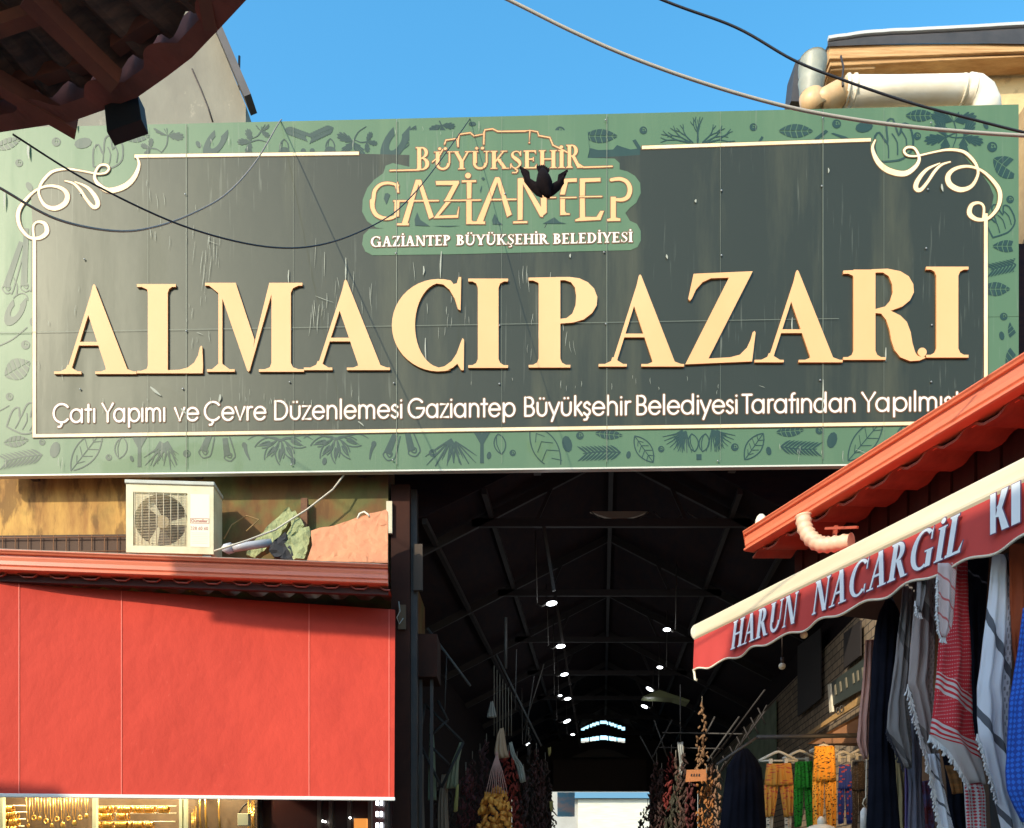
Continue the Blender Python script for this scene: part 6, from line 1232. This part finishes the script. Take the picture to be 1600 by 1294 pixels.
mb.ball(P(776, 1178, 10.95), .025, .02, .03, 8, 6); mb.build('net_strings', mat('pink_net', (.42, .23, .18), .8), net)
M_bag = mat('translucent_bag', (.46, .45, .50), .35, (.30, .29, .33), 9, (1, 1, 3), coat=.3)
def bag(rows_, Y, m, label, seed, name='plastic_bag'): return cloth(name, rows_, Y, m, label, 'bag', .07, 3, .5, 'small bags and tags hanging in the hall', seed=seed, n=26)
bag([(1216, 628, 634), (1220, 624, 638), (1224, 622, 640), (1262, 622, 649), (1266, 623, 646)], 10.2, M_bag, 'white plastic bag hanging right beside the red awning', 50)
bag([(1262, 624, 640), (1275, 622, 640), (1284, 624, 642)], 10.3, M_bag, 'smaller crumpled white bag below the larger one', 51)
bag([(1138, 781, 787), (1150, 776, 789), (1176, 772, 793), (1184, 774, 796)], 11.3, mat('beige_bag', (.42, .28, .17), .6), 'beige paper bag above the pink string net', 52)
bag([(1096, 766, 770), (1105, 764, 773), (1121, 761, 776)], 11.6, mat('pale_tag', (.30, .28, .24), .6), 'small pale bag hanging high on the strings', 53)
bag([(1160, 795, 800), (1180, 798, 806), (1196, 806, 818), (1222, 812, 822)], 11.9, mat('crumpled_white', (.34, .35, .30), .5), 'long crumpled white bag right of the beige bag', 54)
bag([(1120, 672, 676), (1180, 670, 680), (1250, 668, 682)], 11.0, mat('pale_green_cloth', (.16, .19, .12), .7), 'pale green long cloth in the left row', 55, 'hanging_cloth')
bag([(1180, 654, 662), (1240, 652, 662), (1300, 650, 664)], 10.6, mat('taupe_cloth', (.14, .11, .085), .8), 'taupe long cloth behind the white bag', 56, 'hanging_cloth')
bag([(1160, 718, 724), (1190, 706, 717), (1232, 696, 716)], 11.2, mat('olive_scarf', (.22, .22, .13), .8), 'olive pointed scarf hanging above the dark red peppers', 57, 'hanging_scarf')
bag([(1226, 713, 717), (1250, 710, 716), (1268, 709, 715)], 11.1, mat('yellow_tag', (.45, .38, .12), .7), 'narrow yellow tag hanging below the olive scarf', 58, 'hanging_tag')
bag([(1210, 690, 700), (1260, 684, 700), (1300, 684, 702)], 11.3, mat('tan_cloth', (.22, .15, .10), .8), 'tan cloth hanging below the dark wheel', 59, 'hanging_cloth')
bag([(1168, 856, 861), (1175, 856, 861), (1181, 857, 860)], 13, mat('gold_tag', (.42, .34, .12), .7), 'small gold tag at the inner end of the left row', 60, 'hanging_tag')
bag([(1252, 858, 864), (1262, 859, 864), (1268, 860, 863)], 13, bpy.data.materials['yellow_tag'], 'small yellow tag low beside the blue poster', 61, 'hanging_tag')
bag([(1160, 1058, 1068), (1200, 1062, 1069), (1212, 1060, 1066)], 12.2, mat('white_cord_bunch', (.34, .35, .33), .6), 'white cord bunch above the grey green string', 62, 'cord_bunch')
cs = thing('cardboard_sign', 'orange cardboard price sign hung between the pepper strings on the right', 'sign', P(1088, 1220, 11.0))
MB().prism([P(1071, 1222, 11), P(1073, 1203, 11), P(1103, 1202, 11), P(1104, 1220, 11)], (0, .01, 0)).build('card', mat('orange_card', (.52, .20, .07), .8, (.40, .15, .05), 8), cs)
mb = MB()
for x0 in (1079, 1083, 1087, 1091): mb.prism([P(x0, 1213, 10.995), P(x0+1, 1209, 10.995), P(x0+2.6, 1209, 10.995), P(x0+2.4, 1213, 10.995)], (0, -.002, 0))
mb.build('scribble', M_dark, cs)
# lattice at left and right of the rows
M_lat = mat('dark_lattice', (.022, .018, .016), .7)
mb = MB()
for a, b in (((664, 1100), (724, 1160)), ((724, 1160), (690, 1230)), ((690, 1230), (655, 1160)), ((655, 1160), (664, 1100)), ((672, 1150), (700, 1125)), ((672, 1165), (702, 1195)), ((700, 1125), (684, 1095))): mb.tube([P(a[0], a[1], 10.9), P(b[0], b[1], 10.9)], .02, 6)
tag(mb.build('diamond_frame', M_lat), 'dark diamond shaped iron frame at the left of the hall', 'iron frame')
mb = MB()
for k in range(7):
    x = 1118+k*11; y = 1218-k*15; mb.tube([P(x, y, 11.5-k*.15), P(x+14, y-26, 11.3-k*.15)], .010, 5); mb.tube([P(x, y-22, 11.4-k*.15), P(x+12, y+4, 11.4-k*.15)], .010, 5)
mb.tube([P(1110, 1228, 11.6), P(1195, 1112, 10.3)], .012, 5); mb.tube([P(1104, 1200, 11.6), P(1195, 1078, 10.3)], .012, 5); tag(mb.build('iron_lattice', M_lat), 'dark iron lattice in front of the pale green wall part', 'iron frame')
mb = MB(); v = [WP(1120, 1250, .03), WP(1120, 1200, .03), WP(1212, 1095, .03), WP(1212, 1210, .03)]; mb.prism(v, (.02, 0, 0)); tag(mb.build('green_wall_sheet', mat('pale_green_paint', (.22, .28, .17), .7, (.14, .18, .11), 3)), 'pale green painted sheet low on the right wall of the hall', 'wall sheet')
# ------------------------------------------------------------------ JEWELLERY WINDOW below the left awning
M_jgold = mat('gold_metal', (.95, .58, .14), .28, metal=.85); M_jback = mat('display_brown', (.10, .065, .035), .7, (.07, .045, .025), 12); M_frame = mat('pale_green_frame', (.50, .55, .40), .4)
Yj = 8.75
jc = thing('display_window', 'jewellery shop window with pale green posts below the left awning', 'shop window', P(150, 1290, Yj))
a = P(-60, 1320, Yj+.25); b = P(402, 1225, Yj+.25); MB().box(a.x, b.x, Yj+.25, Yj+.30, .9, b.z+.3).build('back_board', M_jback, jc)
MB().box(a.x, b.x, Yj+.02, Yj+.35, .85, 1.0).build('base', M_jback, jc)
for x, w_ in ((2, .03), (147, .04), (282, .03), (289, .03)): c = P(x, 1270, Yj); MB().box(c.x-w_/2, c.x+w_/2, Yj, Yj+.05, 1.0, 2.75).build('post', M_frame, jc)
for x0, x1, y0 in ((293, 306, 1260), (388, 397, 1246)):
    c, d_ = P(x0, y0, Yj+.2), P(x1, y0, Yj+.2); mb = MB()
    for k in range(3): mb.tube([Vector((c.x, Yj+.2, 2.0)), Vector((c.x, Yj+.2, c.z-k*.035)), Vector((d_.x-k*.02, Yj+.2, c.z-k*.035)), Vector((d_.x-k*.02, Yj+.2, 2.0))], .006, 5)
    mb.build('gilt_frame', M_jgold, jc)
def bangles(x0, x1, y, label, ln):
    t = thing('bracelet_rod', label, 'bracelet rod', P((x0+x1)/2, y, Yj+.08), 0, 'rods stacked with gold bracelets')
    A, B = P(x0, y, Yj+.1), P(x1+8, y, Yj+.1); MB().tube([A, B], .007, 8).build('rod', M_cream, t)
    x = x0+4
    while x < x0+(x1-x0)*ln:
        c = P(x, y+5, Yj+.1); g_ = R.random() < .12
        if not g_: MB().tube([c+Vector((0, .035*math.cos(a*6.283/10), .035*math.sin(a*6.283/10))) for a in range(11)], .007, 6).build('bracelet', M_jgold, t)
        x += R.choice((2.0, 2.2, 2.6, 3.4))
for i, (x0, x1, y, ln) in enumerate(((-4, 32, 1259, .75), (-4, 34, 1269, .9), (-4, 32, 1280, .95), (-6, 30, 1291, .95), (152, 268, 1260, .98), (150, 268, 1271, .45), (150, 266, 1284, .8))):
    bangles(x0, x1, y, ('%s short rod of gold bracelets at the left edge' % ('top', 'second', 'third', 'lowest')[i]) if i < 4 else '%s long rod of gold bracelets right of the necklaces' % ('top', 'middle', 'bottom')[i-4], ln)
wd_ = ['first', 'second', 'third', 'fourth', 'fifth', 'sixth', 'seventh', 'eighth', 'ninth', 'tenth', 'eleventh']
for i, (x, y) in enumerate(((44, 1290), (53, 1278), (62, 1279), (72, 1283), (81, 1290), (89, 1280), (98, 1289), (107, 1279), (116, 1286), (125, 1278), (135, 1275))):
    t = thing('gold_necklace', '%s gold necklace from the left in the shop window' % wd_[i], 'necklace', P(x, y, Yj+.12), 0, 'gold necklaces hanging in the window'); c = P(x, y, Yj+.15)
    MB().tube([P(x-3, 1240, Yj+.15), P(x-1.8, y-12, Yj+.15), P(x, y-5, Yj+.15), P(x+1.8, y-12, Yj+.15), P(x+3, 1240, Yj+.15)], .0035, 5).build('chain', M_jgold, t)
    mb = MB(); s_ = R.uniform(.018, .026)
    if i % 2: mb.tube([c+Vector((s_*math.cos(a*6.283/12), 0, s_*1.1*math.sin(a*6.283/12))) for a in range(13)], .008, 6)
    else: mb.ball(c, s_, .008, s_*1.3, 10, 6)
    mb.build('pendant', M_jgold, t)
for i, x in enumerate((314, 323, 344)):
    tag(MB().tube([P(x-2, 1240, Yj+.1), P(x-2, 1275, Yj+.1), P(x+1, 1310, Yj+.1)], .009, 6).build('long_chain', M_jgold), 'long gold chain on the brown board, %s from the left' % wd_[i], 'chain', 'long chains on the brown board')
sc_t = thing('jewellery_scale', 'pale green box hanging at the right end of the jewellery board', 'box', P(380, 1285, Yj)); a = P(371, 1290, Yj); b = P(388, 1271, Yj); MB().box(a.x, b.x, Yj, Yj+.08, a.z, b.z).build('box', M_frame, sc_t, bevel=.004); MB().tube([P(374, 1270, Yj+.04), P(380, 1260, Yj+.04), P(386, 1255, Yj+.04)], .01, 6).build('strap', M_dark, sc_t)
wn = thing('shop_door', 'dark shop door with lit LED strips beside the entrance corner', 'door', P(520, 1290, 9.1))
a = P(402, 1300, 9.1); b = P(612, 1225, 9.1); MB().box(a.x, b.x, 9.15, 9.2, 0, 3.0).build('door_leaf', mat('dark_red_door', (.030, .010, .010), .25), wn)
for x in (404, 499, 517, 546, 578, 604): c = P(x, 1270, 9.1); MB().box(c.x-.02, c.x+.02, 9.08, 9.15, 0, 3.0).build('frame', mat('door_frame_steel', (.10, .085, .075), .3, metal=.6) if x == 404 else bpy.data.materials['door_frame_steel'], wn)
mb = MB()
for yy in (1254, 1272, 1290):
    for xx in (587.5, 594): a = P(xx, yy+4, 9.06); b = P(xx+3.5, yy-4, 9.06); mb.box(a.x, b.x, 9.06, 9.075, a.z, b.z)
mb.build('led_strip', mat('led_white', (.85, .92, 1), .5, emit=6), wn)
mb = MB(); a = P(553, 1300, 9.0); b = P(573, 1279, 9.0); mb.box(a.x, b.x, 9.0, 9.06, a.z, b.z); mb.build('lit_display', mat('amber_display', (.9, .32, .06), .5, emit=.5), wn)
mb = MB()
for xx, yy in ((504, 1283), (508, 1284), (547, 1278)): mb.ball(P(xx, yy, 9.02), .012, .012, .012, 8, 6)
mb.build('spot_lamps', mat('spot_white', (1, .98, .9), .5, emit=8), wn)
for i, x in enumerate((20, 100, 190, 260, 340)):
    c = P(x, 1240, 8.62); t = thing('window_spotlight', 'small lit spotlight hidden behind the awning bar above the jewellery window', 'lamp', (c.x, 8.62, 2.95), 0, 'spotlights above the jewellery window')
    MB().tube([(c.x, 8.62, 2.95), (c.x, 8.64, 3.02)], [.03, .02], 12).build('head', M_cream, t); MB().tube([(c.x, 8.64, 3.02), (c.x, 9.0, 3.04)], .006, 5).build('cord', M_dark, t)
    ld = bpy.data.lights.new('spot_light', 'SPOT'); ld.energy = 55; ld.spot_size = rad(110); ld.shadow_soft_size = .03; ld.color = (1, .80, .48); lo_ = bpy.data.objects.new('spot_light', ld); COL.objects.link(lo_); lo_.parent = t; lo_.location = (0, 0, -.02); lo_.rotation_euler = (rad(12), 0, 0)
# ------------------------------------------------------------------ overhead wires
def wire(pts, r, m, label):
    pts = [P(*p) for p in pts]; q_ = []
    for i in range(len(pts)-1):
        p0, p1, p2, p3 = pts[max(i-1, 0)], pts[i], pts[i+1], pts[min(i+2, len(pts)-1)]
        for k in range(8): t = k/8; q_.append(.5*((2*p1)+(-p0+p2)*t+(2*p0-5*p1+4*p2-p3)*t*t+(-p0+3*p1-3*p2+p3)*t**3))
    q_.append(pts[-1]); tag(MB().tube(q_, r, 8).build('overhead_wire', m), label, 'wire', 'overhead wires')
M_wg = mat('grey_cable', (.42, .37, .30), .7); M_wb = mat('black_cable', (.012, .012, .016), .6); M_wt = mat('taupe_cable', (.24, .20, .16), .6)
wire([(-900, -900, 4.6), (300, -240, 4.3), (640, -75, 4.2), (795, 0, 4.2), (900, 52, 4.2), (1000, 95, 4.2), (1115, 135, 4.2), (1230, 167, 4.2), (1330, 186, 4.2), (1430, 199, 4.2), (1520, 207, 4.2), (1600, 212, 4.2), (1680, 215, 4.2), (2300, 190, 4.2), (3400, 60, 4.2)], .0078, M_wg, 'thick pale grey cable sweeping down to the right over the top of the sign')
wire([(-200, -700, 4.8), (600, -190, 4.7), (850, -80, 4.6), (1035, 0, 4.6), (1150, 43, 4.6), (1240, 94, 4.6), (1320, 126, 4.6), (1420, 160, 4.6), (1510, 184, 4.6), (1600, 207, 4.6), (1680, 224, 4.6), (2300, 290, 4.6), (3400, 300, 4.6)], .0062, M_wb, 'black cable crossing in front of the cream pipe at the top right')
wire([(440, 187, 9.13), (434, 195, 8.9), (400, 252, 7.75), (355, 302, 6.7), (300, 334, 5.9), (240, 355, 5.2), (180, 361, 4.7), (90, 343, 4.1), (0, 294, 3.7), (-60, 262, 3.5)], .0062, M_wt, 'black and grey wire sagging from the sign top to the left edge of the view')
wire([(735, 184, 9.06), (730, 192, 8.9), (680, 262, 7.8), (640, 310, 7.0), (600, 343, 6.3), (520, 378, 5.6), (430, 387, 5.0), (300, 358, 4.4), (150, 290, 4.0), (20, 210, 3.7)], .0045, M_wb, 'thin wire from the sign top near the logo down to the near roof eave')
wire([(866, 320, 9.02), (862, 335, 9.0), (855, 348, 8.99), (851, 356, 8.99)], .004, M_wb, 'tiny dark wire end hanging over the logo below the bird')
# ------------------------------------------------------------------ bird
bd = P(850, 292, 6.8); mb = MB()
ux = Vector((1, 0, 0)); uz = Vector((0, 0, 1)); uy = Vector((0, 1, 0))
B_ = lambda x, z, y=0: bd+Vector((x*6.8/CAMF, y, z*6.8/CAMF))
mb.tube([B_(9, -17), B_(7, -14), B_(5, -10), B_(3, -5), B_(1, 3), B_(-1, 12), B_(-2, 20), B_(-2, 27)], [.004, .022, .034, .045, .066, .060, .042, .02], 14)
def fth(x0, z0, x1, z1, w_, y=0.0):      # one slim feather with thickness
    dx, dz = x1-x0, z1-z0; l = math.hypot(dx, dz); nx, nz = -dz/l*w_/2, dx/l*w_/2
    mb.prism([B_(x0+nx*.6, z0+nz*.6, y), B_(x0-nx*.6, z0-nz*.6, y), B_(x0+dx*.8-nx, z0+dz*.8-nz, y+.01), B_(x1, z1, y+.015), B_(x0+dx*.8+nx, z0+dz*.8+nz, y+.01)], (0, .006, 0))
for k in range(7): a = k-3; fth(-2+a*1.2, 18, -1+a*3.0, 40-abs(a)*1.2, 5, .004*k)
def wing(pts_lead, pts_trail):
    rows_ = []
    for (a, b) in zip(pts_lead, pts_trail): rows_.append([B_(a[0]+(b[0]-a[0])*t, a[1]+(b[1]-a[1])*t, a[2]+(b[2]-a[2])*t-.018*math.sin(math.pi*t)) for t in (0, .25, .5, .75, 1)])
    mb.grid(rows_); mb.grid([[p+Vector((0, .008, 0)) for p in r][::-1] for r in rows_])
wing([(-4, 10, 0), (-14, 10, .01), (-24, 18, .02), (-33, 28, .03)], [(-2, -12, .03), (-12, -8, .03), (-22, 4, .04), (-31, 17, .05)])
wing([(3, 8, 0), (13, 7, .01), (23, 14, .02), (31, 24, .03)], [(5, -12, .03), (15, -8, .03), (25, 2, .04), (32, 14, .05)])
for s in (-1, 1):
    for k in range(8):
        bx, bz = s*(12+k*2.6), -4+k*3.0+(3 if s < 0 else 0); fth(bx, bz, bx+s*(7-k*.3), bz+4+k*1.6, 4.5, .02+.002*k)
    for k in range(5): fth(s*(30-k*2), 24-k*3, s*(38-k*3.2), 38-k*1.5+(2 if s < 0 else -4), 4, .03)
tag(mb.build('bird', mat('dark_feathers', (.005, .003, .004), .9, (.010, .006, .006), 20, spec=.1)), 'dark bird with raised wings flying in front of the logo lettering', 'bird')
